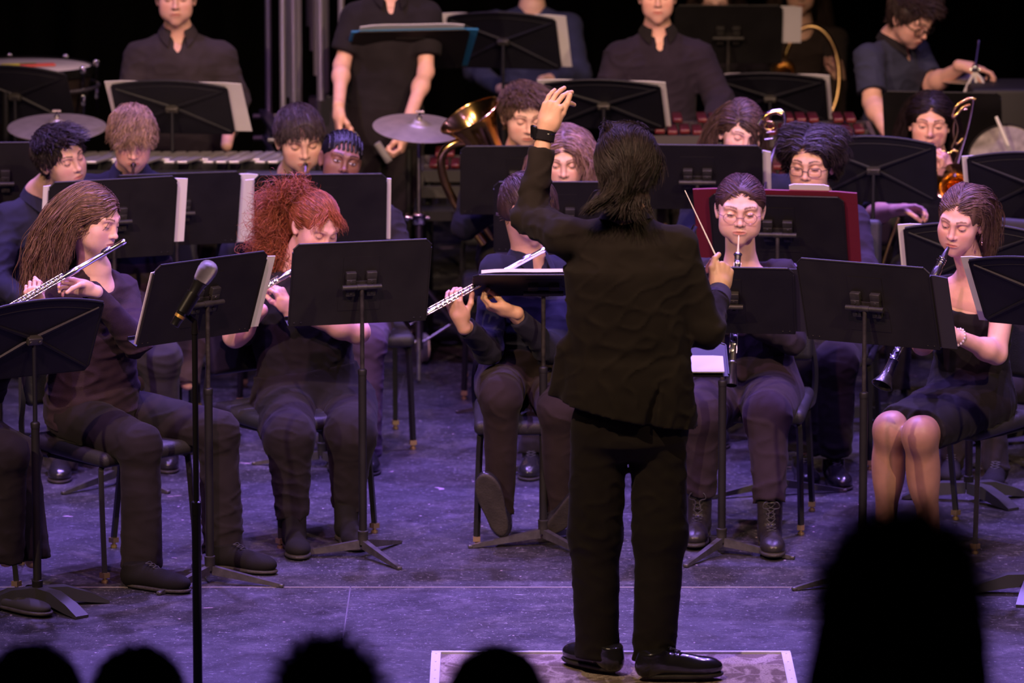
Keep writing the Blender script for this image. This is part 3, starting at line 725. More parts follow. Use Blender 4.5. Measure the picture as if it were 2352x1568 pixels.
    if shoes:
        sm = {'shoe': mat('polished_black_leather', (.018, .017, .020), .22, 0, .55, .05, 120, .1, 20, coat=.4), 'boot': mat('scuffed_black_leather', (.020, .017, .016), .38, 0, .5, .15, 90, .2, 20),
              'suede': mat('black_suede_boot', (.009, .008, .008), .9, 0, .2, .1, 200), 'flat': mat('black_suede', (.015, .014, .015), .8), 'sneaker': mat('black_canvas', (.009, .008, .0085), .85, 0, .15, .2, 400)}[shoes]
        for a_, t_ in (('aa', 'ta'), ('ab', 'tb')):
            if t_ in J:
                uu = J.get('u' + a_[1]); ank = J['f' + a_[1]] if ('f' + a_[1]) in J else V(J[a_][0], J[a_][1], J[t_][2])
                (v, f), (v2, f2) = shoe_mesh(ank, J[t_], uu, 'boot' if shoes in ('boot', 'suede') else 'flat' if shoes == 'flat' else 'shoe')
                o = part('boot' if shoes in ('boot', 'suede') else 'shoe', rawmesh('shoe', v - off, f, sm), root)
                so = bpy.data.objects.new('sole', rawmesh('sole', v2 - off, f2, mat('worn_sole_rubber', (.035, .03, .028), .6, 0, .4, .2, 150, .3, 20))); link(so, o)
                if shoes in ('shoe', 'boot', 'sneaker'):
                    mb = MB(); d = nrm((J[t_] - ank) * V(1, 1, 0 if uu is None else 1)); ux = V(0, 0, 1) if uu is None else nrm(uu); d = nrm(d - ux * (d @ ux)); s = np.cross(d, ux)
                    rows = [(.085, .070), (.070, .078), (.055, .085), (.040, .091)] if shoes != 'boot' else [(.085, .074), (.068, .082), (.052, .092), (.044, .110), (.040, .128), (.038, .146), (.036, .164)]
                    for i, (y, z) in enumerate(rows):
                        a = ank + d * y + ux * z; b2 = ank + d * rows[min(i + 1, len(rows) - 1)][0] + ux * rows[min(i + 1, len(rows) - 1)][1]
                        mb.tube([a - s * .017, a + d * .004 + ux * .003, b2 + s * .017], .0019, 5); mb.tube([a + s * .017, a + d * .005 + ux * .004, b2 - s * .017], .0019, 5)
                    if shoes == 'boot':
                        a = ank + d * .044 + ux * .166
                        for sg in (-1, 1): mb.tube(smooth_path([a, a + s * sg * .022 + d * .016 + ux * .008, a + s * sg * .030 + d * .016 - ux * .012, a + s * sg * .008 + d * .012 - ux * .022, a + s * sg * .012 + d * .018 - ux * .05], 5), .0019, 5)
                    mb.v = (np.array(mb.v) - off).tolist(); mb.build('lace', mat('lace_cord', (.03, .028, .03), .7), o)
    return root
def glasses(h, root, m, r=(.0225, .016), wire=.0011, square=False, z=.004, y=-.106):
    """a thing of its own parented to nothing: it is worn, so it is a part of the person here"""
    off = np.array(root.location); mb = MB(); wd = h.k.get('wd', 1.)
    for sg in (-1, 1):
        pts = []
        for i in range(28):
            a = 2 * math.pi * i / 28; cx, cz = math.cos(a), math.sin(a)
            if square: e = .45; cx = math.copysign(abs(cx) ** e, cx); cz = math.copysign(abs(cz) ** e, cz)
            pts.append(h.w((sg * (.0335 * wd + .001) + cx * r[0], y + .010 * abs((.0335 + sg * cx * r[0])) / .05, z + cz * r[1])))
        mb.tube(pts, wire, 6, close=True)
        mb.tube([h.w((sg * (.0335 * wd + r[0]), y + .012, z + .006)), h.w((sg * .074 * wd, y + .030, z + .008)), h.w((sg * .082 * wd, .002, z + .008)), h.w((sg * .083 * wd, .022, z - .008))], wire, 6)
    mb.tube([h.w((-.012, y + .001, z + .003)), h.w((0, y - .004, z + .006)), h.w((.012, y + .001, z + .003))], wire, 6)
    mb.v = (np.array(mb.v) - off).tolist()
    o = mb.build('glasses', m, root)
    gm = MATS.get('lens_glass')
    if gm is None:
        gm = bpy.data.materials.new('lens_glass'); gm.use_nodes = True; nt = gm.node_tree; nt.nodes.clear()
        a = nt.nodes.new('ShaderNodeBsdfTransparent'); g = nt.nodes.new('ShaderNodeBsdfGlossy'); g.inputs['Roughness'].default_value = .03
        mx = nt.nodes.new('ShaderNodeMixShader'); mx.inputs[0].default_value = .06; ot = nt.nodes.new('ShaderNodeOutputMaterial')
        nt.links.new(a.outputs[0], mx.inputs[1]); nt.links.new(g.outputs[0], mx.inputs[2]); nt.links.new(mx.outputs[0], ot.inputs[0]); MATS['lens_glass'] = gm
    for sg in (-1, 1):
        l = MB(); c = h.w((sg * (.0335 * wd + .001), y + .006, z)); pts = []
        for i in range(24):
            a = 2 * math.pi * i / 24; cx, cz = math.cos(a), math.sin(a)
            if square: cx = math.copysign(abs(cx) ** .45, cx); cz = math.copysign(abs(cz) ** .45, cz)
            pts.append(h.w((sg * (.0335 * wd + .001) + cx * r[0], y + .010 * abs((.0335 + sg * cx * r[0])) / .05, z + cz * r[1])))
        l.add(np.array([c] + pts) - off, [(0, i + 1, (i + 1) % 24 + 1) for i in range(24)]); l.build('lens', gm, o)
    return o
# ------------------------------------------------------------------ the setting
def structure(name, me):
    o = bpy.data.objects.new(name, me); link(o); o['kind'] = 'structure'; return o
fm = bpy.data.materials.new('stage_floor_paint'); fm.use_nodes = True; nt = fm.node_tree; bs = nt.nodes['Principled BSDF']; N_ = nt.nodes.new; Lk = nt.links.new
tc = N_('ShaderNodeTexCoord')
def noise(scale, det=6, rough=.6, st=(1, 1, 1), dist=0):
    mp = N_('ShaderNodeMapping'); mp.inputs['Scale'].default_value = st; Lk(tc.outputs['Object'], mp.inputs[0])
    n = N_('ShaderNodeTexNoise'); n.inputs['Scale'].default_value = scale; n.inputs['Detail'].default_value = det; n.inputs['Roughness'].default_value = rough; n.inputs['Distortion'].default_value = dist
    Lk(mp.outputs[0], n.inputs['Vector']); return n.outputs[0]
def ramp(x, a, b, lo=0., hi=1.):
    r = N_('ShaderNodeMapRange'); r.inputs[1].default_value = a; r.inputs[2].default_value = b; r.inputs[3].default_value = lo; r.inputs[4].default_value = hi; r.clamp = True
    Lk(x, r.inputs[0]); return r.outputs[0]
def mixc(f, a, b):
    m = N_('ShaderNodeMix'); m.data_type = 'RGBA'
    for s, i in ((f, 0), (a, 6), (b, 7)):
        if isinstance(s, tuple): m.inputs[i].default_value = (*s, 1)
        elif isinstance(s, float): m.inputs[i].default_value = s
        else: Lk(s, m.inputs[i])
    return m.outputs[2]
def mul(a, b):
    m = N_('ShaderNodeMath'); m.operation = 'MULTIPLY'; Lk(a, m.inputs[0])
    if isinstance(b, float): m.inputs[1].default_value = b
    else: Lk(b, m.inputs[1])
    return m.outputs[0]
cfl = mixc(ramp(noise(1.3, 8, .65), .35, .68), (.012, .0115, .0145), (.036, .033, .041))
cfl = mixc(mul(ramp(noise(7, 12, .8, (1, .8, 1)), .50, .66), .7), cfl, (.105, .095, .115))          # foot-worn scuffs
cfl = mixc(mul(ramp(noise(70, 5, .7, (1, .5, 1)), .58, .68), .75), cfl, (.24, .22, .27))              # fine scratches
cfl = mixc(mul(ramp(noise(60, 4, .6, (.25, 1, 1)), .64, .72), .8), cfl, (.28, .27, .31))
cfl = mixc(mul(ramp(noise(230, 3, .6), .63, .70), .8), cfl, (.34, .32, .36))
vo = N_('ShaderNodeTexVoronoi'); vo.inputs['Scale'].default_value = 9; vo.inputs['Randomness'].default_value = 1; Lk(tc.outputs['Object'], vo.inputs['Vector'])
cfl = mixc(ramp(vo.outputs['Distance'], .045, .035), cfl, (.50, .40, .46))                          # little paint spots
cfl = mixc(mul(ramp(noise(7, 7, .6, (.55, 1.1, 1), .8), .70, .71), .9), cfl, (.46, .32, .40))    # pinkish paint smears
Lk(cfl, bs.inputs['Base Color']); Lk(ramp(noise(7, 8, .7), .3, .7, .36, .62), bs.inputs['Roughness'])
bp = N_('ShaderNodeBump'); bp.inputs['Strength'].default_value = .25; bp.inputs['Distance'].default_value = .004; Lk(noise(45, 8, .7), bp.inputs['Height']); Lk(bp.outputs[0], bs.inputs['Normal'])
mb = MB(); mb.box((0, 24.25, -.1), (16, 15.5, .2)); structure('floor', mb.mesh('floor', fm))
# joint and chalk line between the stage panels
mb = MB(); mb.box((.0, 20.18, .0006), (7.6, .006, .0012)); mb.box((-2.1, 20.183, .0006), (1.2, .005, .0012))
structure('trim_1', mb.mesh('trim_1', mat('floor_joint_line', (.30, .26, .28), .6)))
mb = MB()
for a, b in (((805, 1348), (786, 1478)), ((928, 862), (908, 950))):
    A, B = G(*a), G(*b); d = nrm(B - A); s = V(-d[1], d[0], 0) * .0025; z = V(0, 0, .0012); mb.add([A - s, A + s, B + s, B - s, A - s + z, A + s + z, B + s + z, B - s + z], [(4, 5, 6, 7), (0, 1, 5, 4), (1, 2, 6, 5), (2, 3, 7, 6), (3, 0, 4, 7)], False)
structure('trim_2', mb.mesh('trim_2', mat('floor_joint_faint', (.085, .075, .095), .6)))
# black upstage drape with folds
n = 500; xs = np.linspace(-8, 8, n); yy = 31 + .09 * np.sin(xs * 9) + .04 * np.sin(xs * 23 + 1)
v = np.array([(x, y, z) for z in (0, 6.5) for x, y in zip(xs, yy)]); v2 = v + V(0, .05, 0)
f = [(i, i + 1, n + i + 1, n + i) for i in range(n - 1)] + [(2 * n + i, 3 * n + i, 3 * n + i + 1, 2 * n + i + 1) for i in range(n - 1)]
me = bpy.data.meshes.new('wall_back'); me.from_pydata(np.vstack([v, v2]).tolist(), [], f); me.materials.append(mat('black_velour', (.004, .004, .005), 1, 0, .05)); structure('wall_back', me)

# conductor's podium
PZ = .15
pa, pb = G(992, 1497, PZ), G(1815, 1499, PZ); x0, x1, yb = pa[0], pb[0], (pa[1] + pb[1]) / 2
root = thing('podium', 'low carpeted podium with pale metal edging under the conductor', 'podium', ((x0 + x1) / 2, yb - .5, 0)); off = V(*root.location)
mb = MB(); mb.box(V((x0 + x1) / 2, yb - .5, PZ / 2 - .004) - off, (x1 - x0 - .02, .98, PZ - .008)); mb.build('base', mat('podium_black_plywood', (.02, .02, .02), .7), root)
cm = bpy.data.materials.new('swirl_carpet'); cm.use_nodes = True; nt = cm.node_tree; bs = nt.nodes['Principled BSDF']; N_ = nt.nodes.new; Lk = nt.links.new; tc = N_('ShaderNodeTexCoord')
bs.inputs['Roughness'].default_value = .95
c1 = mixc(ramp(noise(7, 2, .5, (1, .55, 1), 2.2), .45, .55), (.22, .16, .13), (.52, .42, .36))
vv = N_('ShaderNodeTexVoronoi'); vv.feature = 'DISTANCE_TO_EDGE'; vv.inputs['Scale'].default_value = 10; Lk(tc.outputs['Object'], vv.inputs['Vector'])
c1 = mixc(mul(ramp(vv.outputs['Distance'], .07, .02), .75), c1, (.52, .42, .37)); c1 = mixc(mul(ramp(noise(160, 3, .6), .5, .62), .75), c1, (.10, .065, .055))
Lk(c1, bs.inputs['Base Color']); bp = N_('ShaderNodeBump'); bp.inputs['Strength'].default_value = .6; bp.inputs['Distance'].default_value = .004; Lk(noise(230, 4, .6), bp.inputs['Height']); Lk(bp.outputs[0], bs.inputs['Normal'])
mb = MB(); mb.box(V((x0 + x1) / 2, yb - .5, PZ - .004) - off, (x1 - x0 - .05, .95, .008)); mb.build('carpet', cm, root)
for nm, c, sz in (('back', ((x0 + x1) / 2, yb - .008, PZ), (x1 - x0, .016, .012)), ('left', (x0 + .014, yb - .51, PZ), (.030, .99, .010)), ('right', (x1 - .014, yb - .51, PZ), (.030, .99, .010))):
    mb = MB(); mb.box(V(*c) - off, sz)
    if nm != 'back':
        for i in range(8): mb.lathe(V(c[0], yb - .04 - i * .12, PZ + .005) - off, (0, 0, 1), [(0, .004), (.002, .003)], 8)
        for k in (-.009, -.003, .003, .009): mb.box(V(c[0] + k, yb - .51, PZ + .0055) - off, (.0015, .98, .001))
    mb.build('edge_strip', mat('aluminium_edging', (.85, .83, .86), .45, .15, .5, .05, 200), root)

# ------------------------------------------------------------------ music stands
STANDS = {}
def stand(kind, x, y, z, yaw, tilt, label, ang=(180, -60, 60), base=None, lip=True, wide=.508, tall=.318, group=None, flatbase=False, zc=None):
    root = thing('music_stand', label, 'music stand', (x, y, 0), group); R = np.stack([V(math.cos(rad(yaw)), math.sin(rad(yaw)), 0), V(0, 0, 0), V(0, 0, 0)], 1)
    n = V(math.sin(rad(yaw)), -math.cos(rad(yaw)), 0); u = V(math.cos(rad(yaw)), math.sin(rad(yaw)), 0); v = n * math.sin(rad(tilt)) + V(0, 0, 1) * math.cos(rad(tilt)); nn = np.cross(u, v)  # nn: back face normal, towards the hall
    c = V(0, 0, z); W2, H2 = wide / 2, tall / 2; md = M_DESK() if kind == 'plain' else M_PLAST()
    Rm = np.stack([u, v, nn], 1)
    mb = MB()
    if kind == 'plain':
        ch = .020; pl = [(-W2, -H2), (W2, -H2), (W2, H2 - ch), (W2 - ch, H2), (-W2 + ch, H2), (-W2, H2 - ch)]
        mb.prism(pl, c, u, v, nn, .0025)
        mb.tube([c + u * (-W2 + ch) + v * H2, c + u * (W2 - ch) + v * H2], .0042, 8); mb.tube([c + u * (W2 - ch) + v * H2, c + u * W2 + v * (H2 - ch)], .0036, 8); mb.tube([c - u * (W2 - ch) + v * H2, c - u * W2 + v * (H2 - ch)], .0036, 8)
        for s in (-1, 1): mb.box(c + u * s * W2 + v * -.01, (.004, tall - .04, .010), Rm); 
        if lip: mb.box(c - v * H2 - nn * .028, (wide, .003, .058), Rm); mb.box(c - v * (H2 - .006) - nn * .056, (wide, .014, .003), Rm)
        for s in (-1, 1):
            for k in (0, .025): mb.lathe(c + u * s * (W2 - .02 - k) + v * (-H2 + .012) + nn * .0025, nn, [(0, .004), (.0015, .003)], 8)
    else:
        pl = [(-W2 + .014, -H2), (W2 - .014, -H2), (W2, -H2 + .02)] + [(W2 * math.cos(t) if False else W2 * (1 - 2 * t), H2 - .034 + .034 * (1 - (1 - 2 * t) ** 2) - (.010 if t in (0, 1) else 0)) for t in np.linspace(0, 1, 15)] + [(-W2, -H2 + .02)]
        mb.prism(pl, c, u, v, nn, .004)
        arc = [c + u * (W2 - .008) * (1 - 2 * t) + v * (H2 - .036 + .034 * (1 - (1 - 2 * t) ** 2)) + nn * .004 for t in np.linspace(0, 1, 15)]; mb.tube(arc, .0055, 8)
        arc2 = [p - v * .034 - nn * .001 for p in arc[1:-1]]; mb.tube(arc2, .0030, 6)
        mb.box(c - v * H2 - nn * .026, (wide - .03, .004, .060), Rm)
        for s in (-1, 1):
            mb.tube([c + u * s * (W2 - .005) + v * (H2 - .045) + nn * .003, c + u * s * (W2 - .006) - v * (H2 - .02) + nn * .003], .004, 6)
    if kind == 'plain' or True: desk = mb.build('desk', md, root)
    if kind == 'plain':
        mb = MB(); pw, pt, pbm = .066, .105, -.105
        mb.prism([(-pw, pt), (-pw, .0), (-pw - .012, -.02), (-pw - .012, pbm), (pw + .012, pbm), (pw + .012, -.02), (pw, 0), (pw, pt)][::-1], c + nn * .0025, u, v, nn, .0016); mb.build('mounting_plate', md, root)
        mb = MB()
        for s in (-1, 1):
            mb.box(c + u * s * .038 + v * .034 + nn * .012, (.038, .030, .020), Rm, .003); mb.box(c + u * s * .038 + v * .012 + nn * .018, (.034, .022, .012), Rm, .002)
            mb.box(c + u * s * .038 - v * .030 + nn * .014, (.034, .026, .018), Rm, .002)
            mb.box(c + u * s * .038 + nn * .006, (.030, .090, .008), Rm)
            for k in (.014, -.030): mb.lathe(c + u * s * .038 + v * k + nn * .023, nn, [(0, .006), (.003, .005)], 10)
        mb.box(c + nn * .006, (.10, .020, .008), Rm); mb.build('bracket', M_BRACK(), root)
        mb = MB(); mb.tube([c - u * .072 + v * -.004 + nn * .030, c + u * .072 - v * .004 + nn * .030], .0095, 14); mb.tube([c - u * .018 + v * -.004 + nn * .030, c + u * .018 - v * .004 + nn * .030], .0115, 14); mb.build('pivot_barrel', M_BRACK(), root)
        top = c - v * .004 + nn * .030
    else:
        mb = MB()
        for sx in (-1, 1):
            for sy in (-1, 1):
                a = c + u * sx * .018 + v * sy * .008 + nn * .006; b = c + u * sx * (W2 - .02) + v * sy * (H2 - (.055 if sy > 0 else .02)) + nn * .006
                mb.tube([a, b], [.0085, .0050], 6)
        mb.build('cross_rib', M_PLAST(), root)
        mb = MB(); mb.box(c + nn * .016, (.055, .028, .028), Rm, .004)
        for s in (-1, 1): mb.lathe(c + u * s * .018 + nn * .028, nn, [(0, .007), (.006, .006)], 10)
        mb.build('bracket', mat('dark_steel', (.10, .095, .09), .4, .7), root); top = c + nn * .016
    px, py = top[0], top[1]; zsp = max(.42, min(z * .68, z - .2)) if zc is None else zc
    mb = MB(); mb.tube([(px, py, zsp - .02), (px, py, top[2])], .0078, 12); mb.build('upper_tube', M_WORN() if kind == 'plain' else M_PLAST(), root)
    mb = MB(); mb.tube([(px, py, .05), (px, py, zsp)], .0145, 14); mb.lathe((px, py, zsp), (0, 0, 1), [(-.012, .0155), (.004, .0165), (.008, .0150), (.012, .009)], 14); mb.build('lower_tube', M_DESK(), root)
    mb = MB(); mb.lathe((px, py, .045), (0, 0, 1), [(0, .018), (.045, .0190), (.047, .0200), (.050, .0195), (.052, .016)], 16); mb.build('collar', M_BRACK() if kind == 'plain' else M_DESK(), root)
    for a in ang:
        d = V(math.cos(rad(a)), math.sin(rad(a)), 0); s = V(-d[1], d[0], 0); o = V(px, py, 0); mb = MB(); Z = V(0, 0, 1)
        if not flatbase:
            w0, w1, L = .011, .008, .272
            vs = [o + d * .012 - s * w0 + Z * .062, o + d * .012 + s * w0 + Z * .062, o + d * .012 + s * w0 + Z * .030, o + d * .012 - s * w0 + Z * .030,
                  o + d * L - s * w1 + Z * .012, o + d * L + s * w1 + Z * .012, o + d * L + s * w1 + Z * 0, o + d * L - s * w1 + Z * 0]
            mb.add(vs, [(0, 1, 5, 4), (1, 2, 6, 5), (2, 3, 7, 6), (3, 0, 4, 7), (4, 5, 6, 7), (0, 3, 2, 1)], False); mb.box(o + d * (L - .004) + Z * .007, (.018, .02, .013), Rz(rad(a)), .005)
            mb.build('leg', mat('dark_leg_steel', (.075, .07, .075), .42, .4, .5, .1, 150, .3, 30), root)
        else:
            prof = [(.010, .020, .072, .030), (.10, .024, .070, .022), (.19, .026, .040, .008), (.25, .027, .010, .001)]
            vs = []; 
            for t, w_, zt, zb in prof: vs += [o + d * t - s * w_ + Z * zt, o + d * t + s * w_ + Z * zt, o + d * t + s * w_ + Z * zb, o + d * t - s * w_ + Z * zb]
            ff = []
            for i in range(3):
                for k in range(4): ff.append((4 * i + k, 4 * i + (k + 1) % 4, 4 * i + 4 + (k + 1) % 4, 4 * i + 4 + k))
            mb.add(vs, ff + [(0, 3, 2, 1), (12, 13, 14, 15)], False); mb.build('leg', mat('black_leg_plastic', (.030, .030, .036), .4, 0, .5), root)
    return dict(root=root, c=c + V(x, y, 0), u=u, v=v, nn=nn)
def sheet(S, u0, u1, v0, v1, label, m=None, name='sheet_music', cat='sheet music', d=.008, th=.003, curl=.0, group=None, skew=0.):
    """a sheet or folder standing on the desk, on the player's side"""
    c, u, v, nn = S['c'], S['u'], S['v'], -S['nn']; n = 8; vs, ff = [], []
    for k in (0, 1):
        for i in range(n + 1):
            t = i / n; x = u0 + (u1 - u0) * t; bow = curl * math.sin(t * math.pi) + curl * .3 * math.sin(t * 9)
            r = .006 if i in (0, n) else 0
            for y, yy in ((v0, v0), (v1 - r, v1)): vs.append(c + u * (x + skew * (y - v0)) + v * y + nn * (d + k * th + bow))
    m_ = (n + 1) * 2
    for i in range(n):
        a = 2 * i; ff += [(a, a + 2, a + 3, a + 1), (m_ + a, m_ + a + 1, m_ + a + 3, m_ + a + 2), (a, m_ + a, m_ + a + 2, a + 2), (a + 1, a + 3, m_ + a + 3, m_ + a + 1)]
    ff += [(0, 1, m_ + 1, m_), (2 * n, m_ + 2 * n, m_ + 2 * n + 1, 2 * n + 1)]
    mb = MB(False); mb.add(vs, ff); o = mb.build(name, m or M_PAPER()); tag(o, label, cat, group); return o

# ------------------------------------------------------------------ chairs
def chair(x, y, head, label, group='black padded orchestra chairs'):
    """head: direction the sitter faces, 0 = towards the hall, positive = towards picture right"""
    root = thing('orchestra_chair', label, 'chair', (x, y, 0), group); root.rotation_euler = (0, 0, rad(head)); vin = M_VINYL(); tb = mat('black_square_tube', (.020, .020, .022), .3, .2, .5)
    mb = MB(); mb.rbox((0, 0, .445), (.455, .43, .055), .026, Rx(rad(3)), 5); mb.build('seat', vin, root)
    mb = MB(); mb.rbox((0, .235, .745), (.44, .050, .34), .024, Rx(rad(-9)), 5); mb.build('backrest', vin, root)
    mb = MB(); mb.box((0, .0, .412), (.40, .36, .012)); mb.build('seat_pan', tb, root)
    for s in (-1, 1):
        mb = MB(); mb.tube(smooth_path([(s * .212, .10, .418), (s * .222, .20, .425), (s * .228, .232, .50), (s * .225, .222, .58), (s * .205, .240, .68), (s * .205, .262, .80)], 4), .0115, 4); mb.build('back_upright', tb, root)
        for fy, dy, nm in ((-.165, -.035, 'leg'), (.165, .085, 'leg')):
            mb = MB(); p = [(s * .17, fy, .415), (s * .197, fy + dy * .1, .405), (s * .207, fy + dy * .25, .36), (s * .218, fy + dy, .032)]
            mb.tube(smooth_path(p, 4), .0125, 4); o = mb.build(nm, tb, root)
            mb = MB(); mb.box((s * .218, fy + dy, .028), (.0262, .0262, .018)); mb.lathe((s * .218, fy + dy, 0), (0, 0, 1), [(0, .012), (.003, .013), (.010, .012), (.012, .007), (.020, .007)], 12); mb.build('glide', mat('brass_glide', (.50, .36, .18), .35, .8), o)
    return root

# ------------------------------------------------------------------ wind instruments
def frame(a, b, up=(0, 0, 1)):
    d = nrm(np.asarray(b) - a); s = nrm(np.cross(d, up)); t = np.cross(s, d); return d, s, t
def flute(a, b, label, lip=.075):
    """a = head-joint crown, b = foot"""
    a = np.asarray(a, float); b = np.asarray(b, float); root = thing('flute', label, 'flute', a); L = np.linalg.norm(b - a); d, s, t = frame(V(0, 0, 0), b - a); f = -s if s[1] > 0 else s
    body = [(0, .0085), (.004, .0105), (.016, .0105), (.018, .0092), (.19, .0095), (.192, .0110), (.235, .0112), (.238, .0098), (.545, .0098), (.547, .0110), (.562, .0110), (.564, .0098), (L, .0098)]
    mb = MB(); mb.lathe((0, 0, 0), d, body, 18); mb.build('body', M_SILVER(), root)
    k = nrm(t * .7 + f * .2); mb = MB(); R = np.stack([d, np.cross(k, d), k], 1)
    v, fq = volume([ell(d * lip + k * .0105, (.020, .012, .0045), R, .003)], .0016, pad=.006); o = part('lip_plate', rawmesh('lip_plate', v, fq, M_SILVER()), root)
    kk = nrm(t * .55 + f * .8)
    for i in range(15):
        p = d * (.262 + .0185 * i + (.022 if i > 10 else 0)) + kk * .0105; mb = MB(); mb.lathe(p, kk, [(0, .0075), (.003, .0080), (.0045, .0078), (.0055, .0045), (.0046, .003)], 12); mb.tube([p + kk * .004, p + kk * .003 + t * .012], .0016, 5); mb.build('key', M_SILVER(), root)
    mb = MB(); mb.tube([d * .25 + kk * .011 + t * .010, d * .545 + kk * .011 + t * .010], .0018, 6); mb.tube([d * .25 + kk * .011 - t * .010, d * .50 + kk * .011 - t * .010], .0015, 6)
    for i in range(10):
        mb.tube([d * (.25 + i * .032) + kk * .008, d * (.25 + i * .032) + kk * .011 + t * .011], .002, 5)
    mb.build('key_rod', M_SILVER(), root); return root
def clarinet(a, b, label, kind='clarinet', face=(0, -1, 0), L=None):
    """a = mouthpiece tip, b = bell centre"""
    a = np.asarray(a, float); b = np.asarray(b, float); root = thing(kind, label, kind, a); L = np.linalg.norm(b - a); d = nrm(b - a); f = nrm(V(*face) - d * (V(*face) @ d)); s = np.cross(d, f); q = L / .66
    eb = M_EBONY(); sv = M_SILVER()
    if kind == 'clarinet':
        m = MB(); m.lathe((0, 0, 0), d, [(0, .002), (.004, .006), (.045, .0115), (.060, .0130), (.088, .0135), (.09, .0120)], 18); m.build('mouthpiece', eb, root)
        m = MB(); 
        for k in (.052, .060, .068): m.lathe(d * k, d, [(0, .0135), (.0015, .0150), (.003, .0150), (.0045, .0140)], 18, False)
        for sg in (-1, 1): m.tube([d * .054 + s * sg * .006 + f * .013, d * .054 + s * sg * .006 + f * .022], .002, 6); m.tube([d * .066 + f * .014 - s * .014, d * .066 + f * .014 + s * .016], .0018, 6)
        m.build('ligature', M_CHROME(), root)
        m = MB(); m.lathe((0, 0, 0), d, [(.09, .0135), (.094, .0160), (.12, .0170), (.150, .0160), (.153, .0140)], 18); m.build('barrel', eb, root)
        m = MB(); m.lathe((0, 0, 0), d, [(.153, .0135), (.36 * q, .0140), (.54 * q, .0150), (.545 * q, .0175)], 18); m.build('body', eb, root)
        m = MB(); m.lathe((0, 0, 0), d, [(.545 * q, .0190), (.56 * q, .0180), (.595 * q, .0190), (.625 * q, .0240), (.650 * q, .0340), (.660 * q, .0390), (.663 * q, .0395), (.662 * q, .0365), (.650 * q, .0300), (.620 * q, .0190), (.57 * q, .0120)], 26, False); m.build('bell', eb, root)
        for k in (.153, .355 * q, .365 * q, .543 * q): m = MB(); m.lathe(d * k, d, [(-.0025, .0165), (0, .0178), (.003, .0178), (.004, .0160)], 18, False); m.build('ring', sv, root)
        kr = [.18 + .030 * i for i in range(11)]; rr = .015
    else:
        m = MB(); m.lathe((0, 0, 0), d, [(0, .0012), (.010, .0035), (.030, .0030), (.045, .0035), (.072, .0045)], 12); m.build('reed', mat('cane_reed', (.75, .58, .30), .6), root)
        m = MB(); m.lathe((0, 0, 0), d, [(.070, .0120), (.074, .0145), (.080, .0125), (.088, .0115), (.30, .0120), (.49, .0125)], 16); m.build('body', eb, root)
        m = MB(); m.lathe((0, 0, 0), d, [(.49, .0130), (.495, .0155), (L - .09, .0145), (L - .05, .0165), (L - .015, .0215), (L, .0225), (L, .0195), (L - .02, .0170), (L - .06, .0100)], 22, False); m.build('bell', eb, root)
        for k in (.074, .30, .49): m = MB(); m.lathe(d * k, d, [(-.0025, .0140), (0, .0160), (.0035, .0160), (.005, .014)], 16, False); m.build('ring', sv, root)
        kr = [.11 + .026 * i for i in range(14)]; rr = .012
    for i, k in enumerate(kr):
        m = MB(); p = d * k + f * rr + s * (.006 if i % 3 == 1 else -.004 if i % 3 == 2 else 0); m.lathe(p, f, [(0, .007), (.003, .0078), (.0045, .0074), (.005, .003)], 12); m.tube([p + f * .003, p + f * .002 + s * .011 - d * .01], .0017, 5); m.build('key', sv, root)
    m = MB()
    for sg in (-1, 1): m.tube([d * kr[0] + s * sg * .0125 + f * (rr * .7), d * (kr[-1] + .01) + s * sg * .0125 + f * (rr * .7)], .0018, 6)
    m.build('key_rod', sv, root); return root
def trumpet(m_, d, label, up=(0, 0, 1), colr=None):
    """m_ = mouthpiece end at the lips, d = direction the bell points"""
    root = thing('trumpet', label, 'trumpet', m_); d = nrm(d); s = nrm(np.cross(d, up)); t = np.cross(s, d); br = colr or M_BRASS()
    b = MB(); b.lathe((0, 0, 0), d, [(0, .0135), (.003, .0140), (.010, .0115), (.022, .0060), (.070, .0050)], 16); b.build('mouthpiece', M_SILVER(), root)
    b = MB(); b.tube(smooth_path([d * .065, d * .30, d * .47, d * .50 - t * .02, d * .50 - t * .045, d * .46 - t * .062, d * .30 - t * .062], 6), .0065, 10); b.build('leadpipe', br, root)
    b = MB(); P = [d * .30 - t * .062 + s * .02, d * .12 - t * .062 + s * .02, d * .09 - t * .045 + s * .02, d * .09 - t * .02 + s * .02, d * .12 + s * .02, d * .30 + s * .02]; b.tube(smooth_path(P, 6), .0065, 10)
    b.lathe(s * .02, d, [(.28, .0068), (.36, .010), (.42, .016), (.46, .028), (.485, .045), (.495, .061), (.497, .062), (.484, .043), (.455, .026), (.40, .013)], 28, False); b.build('bell', br, root)
    for i in range(3):
        b = MB(); b.tube([d * (.235 + .027 * i) - t * .095, d * (.235 + .027 * i) + t * .03], .0120, 12); b.tube([d * (.235 + .027 * i) + t * .03, d * (.235 + .027 * i) + t * .055], .003, 6); b.lathe(d * (.235 + .027 * i) + t * .055, t, [(0, .008), (.003, .008)], 10); b.build('valve', br, root)
    return root
